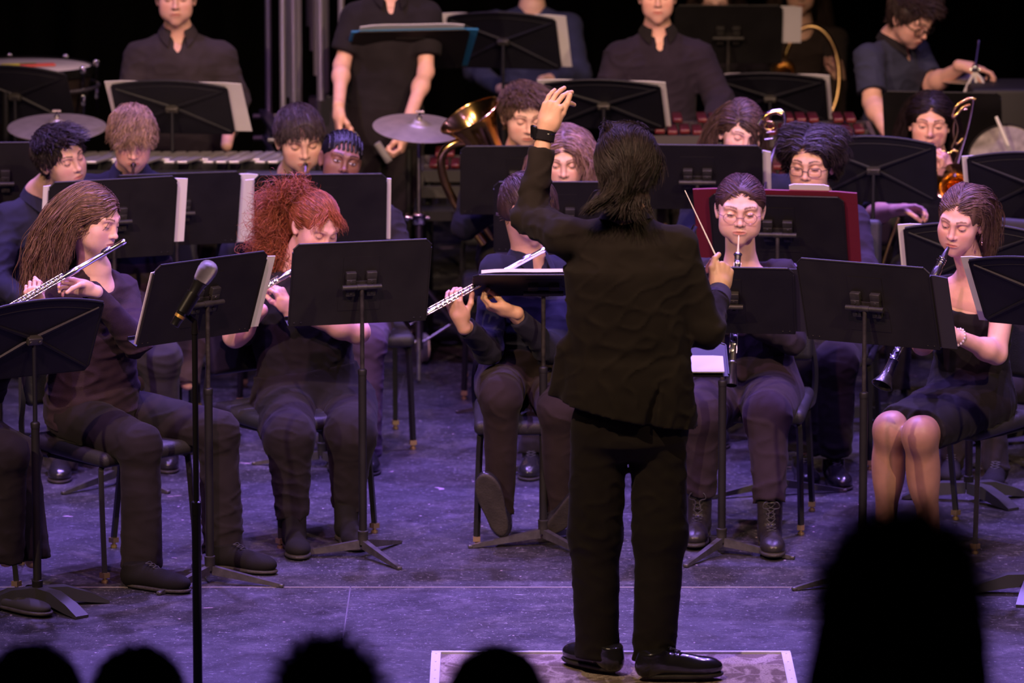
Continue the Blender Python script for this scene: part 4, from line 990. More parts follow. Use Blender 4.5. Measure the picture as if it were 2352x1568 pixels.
# ------------------------------------------------------------------ joints
def sit(hc, hd=0, sw=.36, lean=.02, kn=.12, **o):
    f = V(math.sin(rad(hd)), -math.cos(rad(hd)), 0); u = V(math.cos(rad(hd)), math.sin(rad(hd)), 0); Z = V(0, 0, 1)
    nk = np.asarray(o.get('neck', hc - Z * .175 - f * .035)); hip = np.asarray(o.get('hip', V(nk[0], nk[1], .56) - f * (lean + .02)))
    J = dict(neck=nk, hip=hip, sa=nk - u * sw / 2 - Z * .075, sb=nk + u * sw / 2 - Z * .075)
    J['ea'] = J['sa'] - u * .07 + f * .13 - Z * .22; J['eb'] = J['sb'] + u * .07 + f * .13 - Z * .22
    J['wa'] = J['ea'] + u * .12 + f * .18 + Z * .10; J['wb'] = J['eb'] - u * .12 + f * .18 + Z * .10
    for k, s in (('a', -1), ('b', 1)):
        K = hip + u * s * kn + f * .44; K[2] = .50; J['k' + k] = K; A = K + f * .01; A[2] = .085; J['a' + k] = A; J['t' + k] = A * V(1, 1, 0) + f * .16
    J.update({k: np.asarray(v, float) for k, v in o.items()})
    for k in 'ab':
        if 'a' + k in o and 't' + k not in o: J['t' + k] = J['a' + k] * V(1, 1, 0) + f * .16
    return J
def standing(hc, hd=0, sw=.40, kn=.10, z0=0., **o):
    f = V(math.sin(rad(hd)), -math.cos(rad(hd)), 0); u = V(math.cos(rad(hd)), math.sin(rad(hd)), 0); Z = V(0, 0, 1)
    nk = np.asarray(o.get('neck', hc - Z * .175 - f * .02)); hip = np.asarray(o.get('hip', V(nk[0], nk[1], z0 + .56 * (nk[2] - z0) + .08)))
    J = dict(neck=nk, hip=hip, sa=nk - u * sw / 2 - Z * .08, sb=nk + u * sw / 2 - Z * .08)
    J['ea'] = J['sa'] - u * .06 - Z * .27; J['eb'] = J['sb'] + u * .06 - Z * .27; J['wa'] = J['ea'] + f * .10 - Z * .22; J['wb'] = J['eb'] + f * .10 - Z * .22
    for k, s in (('a', -1), ('b', 1)):
        K = hip + u * s * kn; K[2] = (hip[2] + z0) * .5 + .03; J['k' + k] = K; A = K + u * s * .01; A[2] = z0 + .085; J['a' + k] = A; J['t' + k] = V(A[0], A[1], z0) + f * .16
    J.update({k: np.asarray(v, float) for k, v in o.items()}); return J
BLK = cloth('black_shirt_cloth', (.019, .016, .020)); BLUEB = cloth('dark_navy_cloth', (.016, .016, .032)); GREY = cloth('charcoal_shirt_cloth', (.042, .033, .041)); TROU = cloth('black_trouser_cloth', (.0165, .0130, .0160), bs=500)
SUIT = cloth('black_suit_wool', (.0185, .0150, .0125), .9, .12, 600); KNIT = cloth('dark_plum_knit', (.034, .021, .030), .9, .3, 420); NAVY = cloth('navy_suit_wool', (.017, .017, .032), .85, .1, 600)
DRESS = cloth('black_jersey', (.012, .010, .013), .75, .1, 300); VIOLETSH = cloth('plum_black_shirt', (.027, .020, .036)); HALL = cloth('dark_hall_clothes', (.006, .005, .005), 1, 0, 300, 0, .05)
DARKH = (.022, .015, .012)

# ================= the conductor
Yc = 18.15
h = Head(W(1440, 390, Yc + .01), yaw=172, pitch=6, roll=-2, sc=1.03, ears=1)
f_ = V(0, 1, 0)
ea = W(1219, 497, Yc + .27); wa = W(1251, 303, Yc + .33); eb = W(1622, 760, Yc + .03); wb = W(1652, 672, Yc + .26)
J = dict(neck=W(1437, 502, Yc), sa=W(1300, 548, Yc + .03), sb=W(1556, 566, Yc + .01), ea=ea, wa=wa, eb=eb, wb=wb, hip=W(1448, 975, Yc + .01), ka=W(1366, 1225, Yc + .03), kb=W(1516, 1225, Yc + .0),
         aa=W(1372, 1508, Yc + .02), ab=W(1502, 1514, Yc - .03), ha=W(1377, 985, Yc + .01), hb=W(1512, 985, Yc + .01), base=V(*(W(1440, 1500, Yc)[:2]), PZ))
G0 = G(1402, 1546, PZ + .012); G1 = G(1483, 1558, PZ + .012)
J['fa'] = V(G0[0] - .01, G0[1] + .05, PZ + .012); J['fb'] = V(G1[0] + .035, G1[1] + .02, PZ + .012); J['ta'] = J['fa'] + V(-.10, .13, 0); J['tb'] = J['fb'] + V(.155, .02, 0)
hu = nrm(W(1277, 205, Yc + .33) - wa)
HA = fingers(wa, nrm(wa + hu * .1 + V(.004, 0, 0) - wa), V(.75, .65, 0), V(.75, -.5, .1), curl=((58, 30, 12), (38, 26, 12), (26, 24, 12), (16, 24, 12)), spread=2, thumb=(0, 8, 6), s=1.02, tdir=nrm(W(1286, 226, Yc + .31) - W(1262, 268, Yc + .31)))
hd_ = nrm(W(1663, 612, Yc + .30) - wb)
HB = fingers(wb, hd_, V(-.55, .75, 0), V(-.75, -.45, .25), curl=((62, 70, 40), (75, 80, 50), (82, 85, 50), (85, 85, 50)), spread=1, thumb=(0, 38, 28), s=1.0, tdir=nrm(V(-.1, .1, 1)))
upc = nrm(J['neck'] - J['hip']); sdc = V(1, 0, 0)
jk = [loft(J['hip'], upc, V(1, .0, 0), [(-.02, .198, .150, -.005), (.10, .192, .140, 0), (.22, .186, .134, 0), (.36, .190, .132, 0), (.50, .196, .128, 0)], .05),
      loft(W(1440, 1015, Yc), V(0, 0, 1) + V(.02, 0, 0), V(1, 0, 0), [(-.02, .210, .160, 0), (.10, .205, .155, 0), (.25, .180, .13, 0)], .05),
      cone(W(1300, 800, Yc + .02), W(1272, 915, Yc + .06), .030, .022, .05),
      half(W(1440, 968, Yc - .14), V(-.20, 0, -1)),
      cone(W(1522, 862, Yc - .130), W(1482, 1012, Yc - .150), .003, .020, .003, 's')]
root = person('person standing on the podium with raised left arm, seen from behind in black suit', h, J, SUIT, (SUIT, 'trousers'), 'olive', 'swept', (.028, .020, .016), 1.3, 11, .90, [HA, HB], topname='suit_jacket',
              legr=(.080, .079, .068), build=(1.0, 1.1), fold=.0115, hem=jk, neck=.055, armr=1.06, back=True, collar=SUIT)
off = V(*root.location)
mb = MB(); d = nrm(wa - ea); mb.tube([wa - d * .028, wa + d * .004], .0345, 24); o = mb.v; mb.v = (np.array(mb.v) - off).tolist(); mb.build('shirt_cuff', cloth('black_cuff', (.012, .011, .013)), root)
mb = MB(); d = nrm(wb - eb); mb.tube([wb - d * .06, wb - d * .004], [.044, .040], 24); mb.v = (np.array(mb.v) - off).tolist(); mb.build('shirt_cuff', cloth('violet_lit_cuff', (.045, .038, .075)), root)  # violet light on this cuff is painted into its colour
mb = MB(); d = nrm(wa - ea); mb.rbox(wa - V(.034, .012, -.002), (.014, .036, .042), .006, Rz(rad(20)), 3); ring = [wa + V(math.cos(t) * .033, math.sin(t) * .030, .003 * math.sin(t)) for t in np.linspace(0, 6.28, 25)[:-1]]; mb.tube(ring, .006, 6, close=True); mb.v = (np.array(mb.v) - off).tolist()
mb.build('wristwatch', mat('black_watch', (.01, .01, .012), .15, 0, .6), root)
# vent lining of the jacket
b0 = W(1651, 602, Yc + .30); b1 = W(1573, 437, Yc + .36); bt = thing('baton', "white baton held in the conductor's right hand", 'baton', b0); d = b1 - b0
mb = MB(); mb.tube([V(0, 0, 0), d], [.0030, .0014], 8); mb.build('shaft', mat('white_lacquer', (.9, .88, .86), .4), bt)
mb = MB(); mb.lathe(-nrm(d) * .05, d, [(0, .004), (.01, .011), (.03, .010), (.052, .004)], 14); mb.build('grip', mat('dark_cork', (.05, .03, .02), .7), bt)

# ================= first row
# flutist at the left
hx = dict(part=.012, hlen=.30, curl=.007, cf=42)
nkL = W(214, 622, 20.52)
h = Head(W(211, 508, 20.46), yaw=60, pitch=14, roll=3, sc=1.0, wd=.95, jaw=.95, nose=1.0, **hx)
def coll_left(q, h=h):
    w_ = h.C + q @ h.R.T
    c = V(.0, .0, 0) + W(196, 700, 20.56); ra = (w_ - c) / V(.215, .175, .165); k = np.linalg.norm(ra, axis=1); m = k < 1
    w_[m] = c + (w_[m] - c) / k[m][:, None]; return (w_ - h.C) @ h.R
h.k['coll'] = coll_left
wa = W(108, 702, 20.22); wb = W(204, 662, 20.30)
J = sit(h.C, 45, neck=nkL, hip=W(205, 935, 20.60), sa=W(118, 668, 20.42), sb=W(280, 668, 20.68), ea=W(60, 800, 20.22), wa=wa, eb=W(312, 782, 20.42), wb=wb,
        ka=W(322, 1022, 20.24), kb=W(500, 992, 20.54), aa=W(326, 1290, 20.26), ab=W(514, 1255, 20.54), ta=G(388, 1355), tb=G(598, 1312), ha=W(170, 955, 20.52), hb=W(262, 945, 20.72))
J['fa'] = V(*G(318, 1350)[:2], .004); J['fb'] = V(*G(520, 1306)[:2], .004); J['ta'] = V(*G(388, 1358)[:2], .004); J['tb'] = V(*G(600, 1316)[:2], .004)
J['aa'][2] = .055; J['ab'][2] = .055
f0, f1 = W(288, 553, 20.26), W(92, 668, 20.18); fd = nrm(f1 - f0)
HA = fingers(wa + V(-.035, 0, -.012), nrm(V(-.2, -.3, 1)), V(.2, 1, 0), V(1, -.2, .2), curl=(70, 72, 74, 76), spread=2, s=.86)
HB = fingers(wb + V(.012, -.02, -.004), nrm(V(-.92, -.28, .28)), V(-.2, .3, -1), V(0, -.4, .8), curl=((18, 30, 25), (18, 34, 30), (20, 36, 30), (24, 36, 30)), spread=3, s=.88)
person('person with long brown wavy hair playing a flute, dark plum sweater, first seat at left', h, J, KNIT, (TROU, 'trousers'), 'fair', 'long_part', (.17, .095, .06), 1.25, 21, 1., [HA, HB], dict(eyes=.25, brow=(.14, .08, .05)),
       build=(.98, .98), neckline=(-.005, .055, .060, .070, .075), legr=(.086, .070, .074), hem=[loft(J['hip'], nrm(J['neck'] - J['hip']), J['sb'] - J['sa'], [(-.07, .176, .134, .01), (.0, .190, .146, .012), (.06, .188, .144, .014), (.14, .176, .136, .015), (.30, .160, .126, .01)], .04), half(J['hip'] - V(0, 0, .045), V(-.1, .2, -1))], topname='sweater', neck=.046, shoes='sneaker', fold=.012)
flute(f0, f1, 'silver flute held by the long-haired player at far left')
# red-haired flutist
DY = .22
h = Head(W(722, 522, 21.02), yaw=34, pitch=24, roll=6, sc=.98, wd=.98, knot=W(676, 468, 21.08), tail=[W(x, y, Y) for x, y, Y in ((612, 500, 21.08), (608, 545, 21.1), (632, 590, 21.1), (645, 622, 21.1), (622, 462, 21.1), (645, 440, 21.06), (684, 432, 21.05), (640, 520, 21.12), (650, 570, 21.12))])
wb = W(662, 712, 20.84)
J = sit(h.C, 20, neck=W(672, 628, 21.10), hip=W(712, 920, 21.06), sa=W(585, 668, 21.00), sb=W(775, 660, 21.20), ea=W(540, 770, 20.88), wa=W(600, 712, 20.78), eb=W(822, 762, 20.98), wb=wb,
        ka=W(664, 1002, 20.62), kb=W(806, 998, 20.74), aa=W(672, 1215, 20.64), ab=W(798, 1205, 20.80), ha=W(650, 935, 21.0), hb=W(790, 930, 21.12))
J['fa'] = V(*G(676, 1262)[:2], .004); J['fb'] = V(*G(797, 1243)[:2], .004); J['ta'] = J['fa'] + V(.02, -.15, 0); J['tb'] = J['fb'] + V(.035, -.15, 0); J['aa'][2] = .12; J['ab'][2] = .12
HB = fingers(wb, nrm(V(-.45, -.1, 1)), V(-.5, .9, 0), V(-.5, -.6, .4), curl=((35, 62, 45), (40, 66, 48), (46, 68, 50), (52, 70, 50)), spread=3, s=.90, thumb=(30, 30, 20))
person('person with curly red ponytail bent over a flute, black top and trousers', h, J, BLK, (TROU, 'trousers'), 'pink', 'pony_curls', (.30, .085, .035), 1.2, 31, dict(sa=.5, sb=.30), [HB], dict(eyes=0, brow=(.35, .16, .08), brows=.5),
       build=(1.30, 1.15), legr=(.112, .086, .058), shoes='suede', topname='top', arms_vox=.005, armr=1.12, fold=.012)
flute(W(772, 562, 20.86), W(560, 690, 20.72), 'silver flute of the red-haired player, mostly hidden behind music stands')
DY = 0.
# flutist beside the conductor
h = Head(W(1214, 482, 21.26), yaw=62, pitch=24, roll=0, sc=1.0)
wa = W(1062, 742, 20.92); wb = W(1176, 716, 20.92)
J = sit(h.C, 10, neck=W(1212, 592, 21.32), hip=W(1195, 872, 21.28), sa=W(1140, 622, 21.24), sb=W(1312, 618, 21.42), ea=W(1120, 800, 21.10), wa=wa, eb=W(1262, 802, 21.08), wb=wb,
        ka=W(1150, 912, 20.84), kb=W(1284, 942, 20.84), aa=W(1150, 1172, 20.96), ab=W(1282, 1186, 20.98), ha=W(1150, 885, 21.25), hb=W(1265, 890, 21.3))
J['fa'] = W(1140, 1210, 21.02); J['ta'] = J['fa'] + V(-.02, -.10, -.10); J['fb'] = W(1285, 1222, 21.02); J['tb'] = J['fb'] + V(.03, -.12, -.06)
J['fa'] = G(1146, 1262) + V(0, .03, .085); J['fb'] = G(1278, 1258) + V(0, .03, .075); J['ta'] = J['fa'] + V(-.045, -.05, .15); J['tb'] = J['fb'] + V(.09, -.06, .10); J['ua'] = V(.05, .92, .30); J['ub'] = V(.05, .85, .45)
f0, f1 = W(1252, 572, 20.98), W(945, 738, 20.86)
HA = fingers(wa, nrm(V(-.35, -.15, .9)), V(.3, 1, .1), V(.8, -.5, .1), curl=((45, 50, 35), (48, 52, 36), (40, 40, 30), (25, 30, 30)), spread=6, s=.98, thumb=(10, 20, 15))
HB = fingers(wb, nrm(V(-.95, -.1, .25)), V(0, .3, 1), V(.2, -.9, .3), curl=(45, 50, 55, 58), s=.95)
person('person playing flute, half hidden beside the conductor, navy shirt and dark trousers', h, J, BLUEB, (cloth('brown_black_trousers', (.024, .0165, .018)), 'trousers'), 'tan', 'short', (.055, .032, .024), 1., 41, .92, [HA, HB], dict(eyes=.1),
       build=(.95, .95), legr=(.088, .068, .050), collar=BLUEB, vox=.003)
flute(f0, f1, 'silver flute pointing down left, beside the conductor')
# oboist
DY = .30
h = Head(W(1700, 483, 20.98), yaw=-2, pitch=8, roll=2, sc=1.02, wd=1.06, jaw=1.10, cheek=1.1)
J = sit(h.C, -4, neck=W(1702, 612, 21.08), hip=W(1712, 880, 21.10), sa=W(1612, 630, 21.08), sb=W(1796, 632, 21.10), ea=W(1592, 780, 20.98), wa=W(1668, 745, 20.82), eb=W(1818, 780, 20.98), wb=W(1700, 735, 20.82),
        ka=W(1612, 955, 20.66), kb=W(1762, 952, 20.62), aa=W(1602, 1150, 20.84), ab=W(1772, 1150, 20.80), ha=W(1655, 905, 21.08), hb=W(1772, 905, 21.08))
J['fa'] = V(*G(1605, 1240)[:2], .012); J['fb'] = V(*G(1768, 1262)[:2], .012); J['ta'] = J['fa'] + V(-.02, -.16, 0); J['tb'] = J['fb'] + V(.005, -.16, 0); J['aa'] = J['fa'] + V(0, 0, .165); J['ab'] = J['fb'] + V(0, 0, .165)
HA = fingers(J['wa'], nrm(V(.5, -.5, .3)), V(.5, .6, 0), V(0, -.2, 1), curl=50, s=.9) if False else fingers(J['wa'], nrm(V(.5, -.5, .3)), V(.5, .6, 0), V(0, -.2, 1), curl=(50, 50, 50, 50), s=.9)
root = person('person with glasses and tied-back dark hair playing an oboe, dark scoop-neck top', h, J, cloth('dark_violet_jersey', (.026, .020, .032)), (cloth('dark_violet_leggings', (.028, .019, .028)), 'trousers'), 'fair', 'tied', (.075, .038, .032), 1.2, 51, 1., [HA], dict(eyes=.22, brow=(.10, .06, .05)),
       build=(1.10, 1.05), legr=(.110, .080, .058), neckline=(-.01, .055, .115, .095, .125), shoes='boot', topname='top', neck=.054, hairq=1.2)
glasses(h, root, mat('rose_gold_wire', (.62, .40, .34), .3, .9), (.0235, .0190), .0011, z=-.002)
clarinet(W(1697, 540, 20.84), W(1680, 885, 20.56), 'black oboe with silver keys played by the person with wire glasses', 'oboe', (0, -1, 0))
# clarinettist in a dress at the right
DY = .22
h = Head(W(2208, 508, 20.56), yaw=-24, pitch=14, roll=9, sc=1.0, wd=.96, jaw=.95)
wb = W(2196, 772, 20.38)
J = sit(h.C, -35, neck=W(2236, 640, 20.70), hip=W(2232, 905, 20.84), sa=W(2162, 668, 20.78), sb=W(2308, 672, 20.62), ea=W(2120, 790, 20.62), wa=W(2130, 760, 20.38), eb=W(2288, 812, 20.52), wb=wb,
        ka=W(2046, 985, 20.42), kb=W(2112, 996, 20.32), aa=W(2032, 1250, 20.52), ab=W(2140, 1262, 20.42), ha=W(2200, 915, 20.86), hb=W(2270, 925, 20.72))
HB = fingers(wb, nrm(V(-.85, -.2, .2)), V(-.3, .8, .0), V(0, -.3, 1), curl=(50, 50, 50, 50), s=.88)
root = person('person in a sleeveless black dress with half-up brown hair playing a clarinet', h, J, DRESS, (DRESS, 'skirt'), 'pink', 'half_up', (.14, .080, .058), 1.2, 61, 0., [HB], dict(eyes=.2, brow=(.16, .09, .06)),
       build=(.96, 1.0), neckline=(-.03, .05, .145, .10, .14), arms_vox=.0045, topname='dress_top', btmname='dress_skirt', shoes='flat', neck=.045, hosiery=(.34, .18, .13), armr=.98, fold=.012)
off = V(*root.location); mb = MB(); d = nrm(J['wb'] - J['eb']); a = np.cross(d, V(0, 0, 1)); a = nrm(a); b_ = np.cross(d, a); c = J['wb'] - d * .012
for i in range(16):
    t = 2 * math.pi * i / 16; p = c + (a * math.cos(t) + b_ * math.sin(t)) * .0305; mb.lathe(p - V(0, 0, .0045) - off, (0, 0, 1), [(0, .001), (.0012, .0036), (.0045, .0048), (.0078, .0036), (.009, .001)], 8)
mb.build('bead_bracelet', mat('white_beads', (.8, .74, .70), .3), root)
for sg in (1,):
    mb = MB(); p = h.w((sg * .080, .004, -.036)); mb.tube([p - off, p + V(0, 0, -.028) - off], .0014, 6); mb.lathe(p - V(0, 0, .026) - off, (0, 0, -1), [(0, .001), (.004, .004), (.010, .003), (.014, .001)], 8); mb.build('earring', mat('gold_jewel', (.8, .6, .3), .25, 1), root)
clarinet(W(2179, 566, 20.44), W(2026, 884, 20.16), 'black clarinet with wide bell played by the person in a dress', 'clarinet', (-.4, -1, .3))
DY = 0.
# sitter at the far left edge, mostly out of frame
h = Head(W(-190, 600, 20.0), yaw=40, pitch=15)
J = sit(h.C, 50, hip=W(-140, 985, 20.0), ka=W(18, 1040, 19.72), kb=W(46, 1050, 20.05), aa=W(14, 1322, 19.72), ab=W(74, 1325, 19.95))
J['fa'] = V(*G(16, 1400)[:2], .008); J['ta'] = V(*G(78, 1412)[:2], .008); J['fb'] = V(*G(76, 1376)[:2], .008); J['tb'] = V(*G(120, 1398)[:2], .008)
J['aa'] = J['fa'] + V(0, 0, .17); J['ab'] = J['fb'] + V(0, 0, .13)
person('person at the far left edge, only dark trousers and flat black shoes in view', h, J, BLK, (TROU, 'trousers'), 'fair', 'long_part', (.1, .06, .04), .5, 71, shoes='flat', legr=(.084, .066, .064))

# ================= second row
h = Head(W(140, 366, 22.50), yaw=42, pitch=4, roll=-16, sc=1.0)
J = sit(h.C, 25, neck=W(92, 452, 22.66), hip=W(90, 800, 22.75), sa=W(18, 500, 22.60), sb=W(190, 492, 22.86), ea=W(-8, 650, 22.40), wa=W(60, 690, 22.20), eb=W(215, 640, 22.5), wb=W(160, 640, 22.3), ka=W(160, 850, 22.32), kb=W(372, 822, 22.42), aa=W(138, 1075, 22.30), ab=W(372, 1055, 22.50), ta=G(134, 1150), tb=G(418, 1122))
person('person with short dark hair in a navy suit behind the first flutist', h, J, NAVY, (cloth('dark_suit_trousers', (.040, .036, .042)), 'trousers'), 'olive', 'tousled', DARKH, 1., 81, 1., [], dict(eyes=.12, brow=(.04, .025, .02)), topname='suit_jacket', legr=(.088, .070, .064), vox=.003, collar=NAVY)
h = Head(W(304, 322, 23.20), yaw=6, pitch=20, roll=0, sc=1.0)
J = sit(h.C, 0, neck=W(300, 392, 23.36), ka=W(380, 790, 22.95), kb=W(438, 780, 22.95), ab=W(430, 880, 22.9), ea=W(215, 520, 23.2), eb=W(400, 520, 23.2), wa=W(285, 440, 22.95), wb=W(320, 440, 22.95))
person('person with wavy blond fringe playing a trumpet, dark blue shirt', h, J, BLUEB, (cloth('brown_trousers', (.05, .035, .035)), 'trousers'), 'pink', 'fringe', (.30, .19, .11), 1.1, 91, 1., [], dict(eyes=0, brow=(.2, .12, .08)), vox=.003, collar=BLUEB)
trumpet(h.w((0, -.100, -.056)), V(.02, -.86, -.5), 'trumpet at the lips of the blond player, bell hidden behind a stand')
DY = .5
h = Head(W(688, 322, 23.20), yaw=14, pitch=16, roll=-3, sc=1.09, wd=1.05)
J = sit(h.C, 5, neck=W(672, 405, 23.34))
person('person with short dark straight hair playing a trumpet, dark blue shirt', h, J, BLUEB, (TROU, 'trousers'), 'olive', 'short', (.045, .030, .026), 1.1, 101, 1., [], dict(eyes=0, brow=(.05, .03, .02)), vox=.003)
trumpet(h.w((0, -.100, -.056)), V(.05, -.88, -.45), 'trumpet at the lips of the dark-haired player left of the braided head')
DY = 0.
h = Head(W(782, 372, 22.95), yaw=12, pitch=-2, roll=14, sc=1.0)
J = sit(h.C, 10, neck=W(790, 470, 23.05), ka=W(760, 800, 22.5), kb=W(848, 792, 22.46), ab=W(846, 1050, 22.45), tb=G(850, 1112), hip=W(800, 740, 22.95))
person('person with braided dark hair peering over a music stand, purple trousers', h, J, BLK, (cloth('violet_lit_trousers', (.075, .050, .085)), 'trousers'), 'dark', 'rows', (.006, .005, .006), 1.2, 111, 1., [], dict(eyes=.75, brow=(.02, .012, .01), lip=(.25, .10, .08)), vox=.003)  # purple stage light is put into the trouser colour
h = Head(W(1202, 268, 24.00), yaw=14, pitch=14, roll=0, sc=1.05)
J = sit(h.C, 8, neck=W(1196, 345, 24.1), eb=W(1280, 440, 24.0), wb=W(1200, 420, 23.7))
person('person with short brown hair playing a large brass horn behind the stands', h, J, BLUEB, (TROU, 'trousers'), 'fair', 'tousled', (.14, .085, .06), 1., 121, 1., [], dict(eyes=.1, brow=(.14, .08, .05)), vox=.003)
h = Head(W(1298, 368, 22.92), yaw=-4, pitch=14, roll=0, sc=1.0)
J = sit(h.C, 0, ka=W(1235, 880, 22.4), kb=W(1330, 880, 22.4), aa=W(1222, 1040, 22.35), ta=G(1212, 1112), hip=W(1290, 800, 22.9))
person("person with chin-length wavy hair just left of the conductor's head", h, J, BLK, (TROU, 'trousers'), 'fair', 'mid_wave', (.22, .13, .10), 1.1, 131, 1., [], dict(eyes=.3, brow=(.2, .12, .08)), vox=.003)
h = Head(W(1700, 306, 23.30), yaw=12, pitch=14, roll=6, sc=1.0, part=-.035, hlen=.26, curl=.001)
J = sit(h.C, 0, neck=W(1712, 392, 23.42))
person("person with long straight brown hair behind the stands right of the conductor", h, J, BLUEB, (TROU, 'trousers'), 'fair', 'long_part', (.085, .050, .038), 1.1, 141, 1., [], dict(eyes=.15, brow=(.10, .06, .04)), vox=.003)
h = Head(W(1864, 378, 22.40), yaw=-16, pitch=8, roll=2, sc=1.04, ears=1)
J = sit(h.C, -8, neck=W(1888, 478, 22.52), sa=W(1800, 505, 22.5), sb=W(1960, 505, 22.6), hip=W(1905, 780, 22.55), eb=W(1985, 620, 22.45), wb=W(1915, 640, 22.2), ea=W(1790, 640, 22.4), wa=W(1850, 640, 22.2), ka=W(1840, 830, 22.15), kb=W(1922, 830, 22.05), aa=W(1845, 1030, 22.2), ab=W(1916, 1040, 22.15), ta=G(1860, 1120), tb=G(1938, 1128))
root = person('person with glasses and thick dark swept hair playing a reed instrument, dark plum shirt', h, J, VIOLETSH, (TROU, 'trousers'), 'asian', 'wavy_sides', (.020, .013, .012), 1.3, 151, 1., [], dict(eyes=.2, brow=(.04, .025, .02)), collar=VIOLETSH, legr=(.092, .076, .070))
glasses(h, root, mat('dark_wire', (.10, .085, .085), .3, .8), (.0235, .0165), .0014, square=True, z=-.002)
bc = clarinet(h.w((0, -.094, -.056)), h.w((0, -.094, -.056)) + V(-.10, -.30, -.58), 'black reed instrument at the lips of the player with dark-rimmed glasses', 'clarinet', (-.3, -1, .2))
h = Head(W(2135, 285, 24.00), yaw=-2, pitch=6, roll=3, sc=1.02, hlen=.30, curl=.001, part=.0)
J = sit(h.C, -8, neck=W(2150, 385, 24.1), sb=W(2232, 395, 24.15), sa=W(2062, 395, 24.1), ea=W(2010, 490, 23.8), wa=W(2062, 482, 23.6), eb=W(2262, 500, 24.0), wb=W(2180, 400, 23.8))
HA = fingers(J['wa'], nrm(V(.9, -.3, .1)), V(0, .4, -1), V(-.1, -.8, .5), curl=(30, 35, 38, 40), s=.92)
HB = fingers(J['wb'], nrm(V(-.3, -.2, 1)), V(-.5, .6, 0), V(-.5, -.6, .2), curl=(55, 58, 60, 60), s=.92)
person('person with long straight black hair behind the slide trombone at right', h, J, BLUEB, (TROU, 'trousers'), 'pink', 'long_part', (.018, .011, .012), 1.1, 161, .5, [HA, HB], dict(eyes=.5, brow=(.07, .04, .03)), arms_vox=.006, vox=.003)
# sitter hidden behind the clarinettist (legs and canvas shoe in view)
h = Head(W(2222, 600, 22.2), yaw=-10, pitch=10) if False else Head(W(2470, 430, 22.6), yaw=-20, pitch=10)
J = sit(h.C, -30, hip=W(2330, 850, 22.6), ka=W(2190, 905, 22.3), kb=W(2270, 905, 22.2), aa=W(2186, 1080, 22.25), ab=W(2290, 1085, 22.1), ta=G(2172, 1135), tb=G(2262, 1150))
person('person at the right edge behind the clarinettist, canvas shoe under the chair', h, J, BLUEB, (TROU, 'trousers'), 'fair', 'short', (.06, .04, .03), .6, 171, 1., [], vox=.004, shoes='sneaker')

# ================= percussionists standing and players at the back
h = Head(W(404, -4, 25.55), yaw=2, pitch=4, sc=1.0, wd=1.05, jaw=1.08)
J = standing(h.C, 0, neck=W(408, 72, 25.6), sa=W(322, 134, 25.6), sb=W(506, 134, 25.62), ea=W(298, 235, 25.55), eb=W(538, 230, 25.6), wa=W(330, 330, 25.3), wb=W(520, 335, 25.3))
person('person standing in charcoal button shirt behind the vibraphone, left of the tubular chimes', h, J, GREY, (TROU, 'trousers'), 'pink', 'short', (.08, .05, .04), .8, 181, .85, [], dict(eyes=.2), vox=.0035, collar=GREY, armr=1.25, build=(1.12, 1.15))
Yp = 25.6
h = Head(W(902, -112, Yp), yaw=15, pitch=20, sc=1.05)
J = standing(h.C, 5, neck=W(893, -15, Yp + .05), sa=W(818, 44, Yp), sb=W(978, 38, Yp + .05), ea=W(785, 150, Yp - .05), wa=W(778, 250, Yp - .25), eb=W(978, 165, Yp - .05), wb=W(930, 300, Yp - .3), hip=W(880, 300, Yp + .05))
HA = fingers(J['wa'], nrm(V(0, -.2, -1)), V(.9, .2, 0), V(.2, -.9, 0), curl=(60, 62, 64, 66), s=1.)
HB = fingers(J['wb'], nrm(V(-.2, -.3, -1)), V(-.9, .2, 0), V(-.2, -.9, 0), curl=(60, 62, 64, 66), s=1.)
person('person in black short-sleeved shirt holding chime hammers beside the tubular chimes', h, J, BLK, (TROU, 'trousers'), 'pink', 'short', (.1, .06, .04), .7, 191, .36, [HA, HB], vox=.005, arms_vox=.006, armr=1.15, skinr=.92, build=(1.08, 1.1), collar=BLK)
for (a, b, lb, hm) in ((J['wa'] + V(0, -.02, -.08), W(800, 325, Yp - .3), "yellow-handled chime mallet in the lowered hand beside the chimes", False), (W(925, 318, Yp - .3), W(880, 350, Yp - .34), "chime hammer with wooden handle and grey head by the left cymbal of the pair", True)):
    r_ = thing('chime_hammer', lb, 'mallet', a); mb = MB(); mb.tube([V(0, 0, 0), b - a], .008, 10); mb.build('handle', M_WOOD(), r_)
    mb = MB(); d = nrm(np.cross(nrm(b - a), V(0, 1, 0))); mb.lathe(b - a - d * .05, d, [(0, .014), (.003, .017), (.097, .017), (.10, .014)], 14); mb.build('hammer_head', mat('grey_rawhide', (.22, .21, .22), .6), r_)
h = Head(W(1226, -58, 27.6), yaw=0, pitch=20, sc=1.05)
J = standing(h.C, 0, neck=W(1222, 20, 27.6), sa=W(1130, 55, 27.6), sb=W(1308, 60, 27.6), ea=W(1090, 160, 27.5), wa=W(1165, 215, 27.2), eb=W(1330, 170, 27.5), wb=W(1245, 185, 27.2))
HA = fingers(J['wa'], nrm(V(.5, -.3, -.5)), V(0, .4, -1), V(-.1, -.8, .5), curl=(50, 50, 50, 50), s=1.)
person('person in blue denim shirt behind the stand, face cut off above', h, J, cloth('blue_denim', (.030, .034, .085)), (TROU, 'trousers'), 'fair', 'short', (.06, .04, .03), .6, 201, .9, [HA], vox=.005)
h = Head(W(1510, -8, 25.7), yaw=0, pitch=3, sc=1.0)
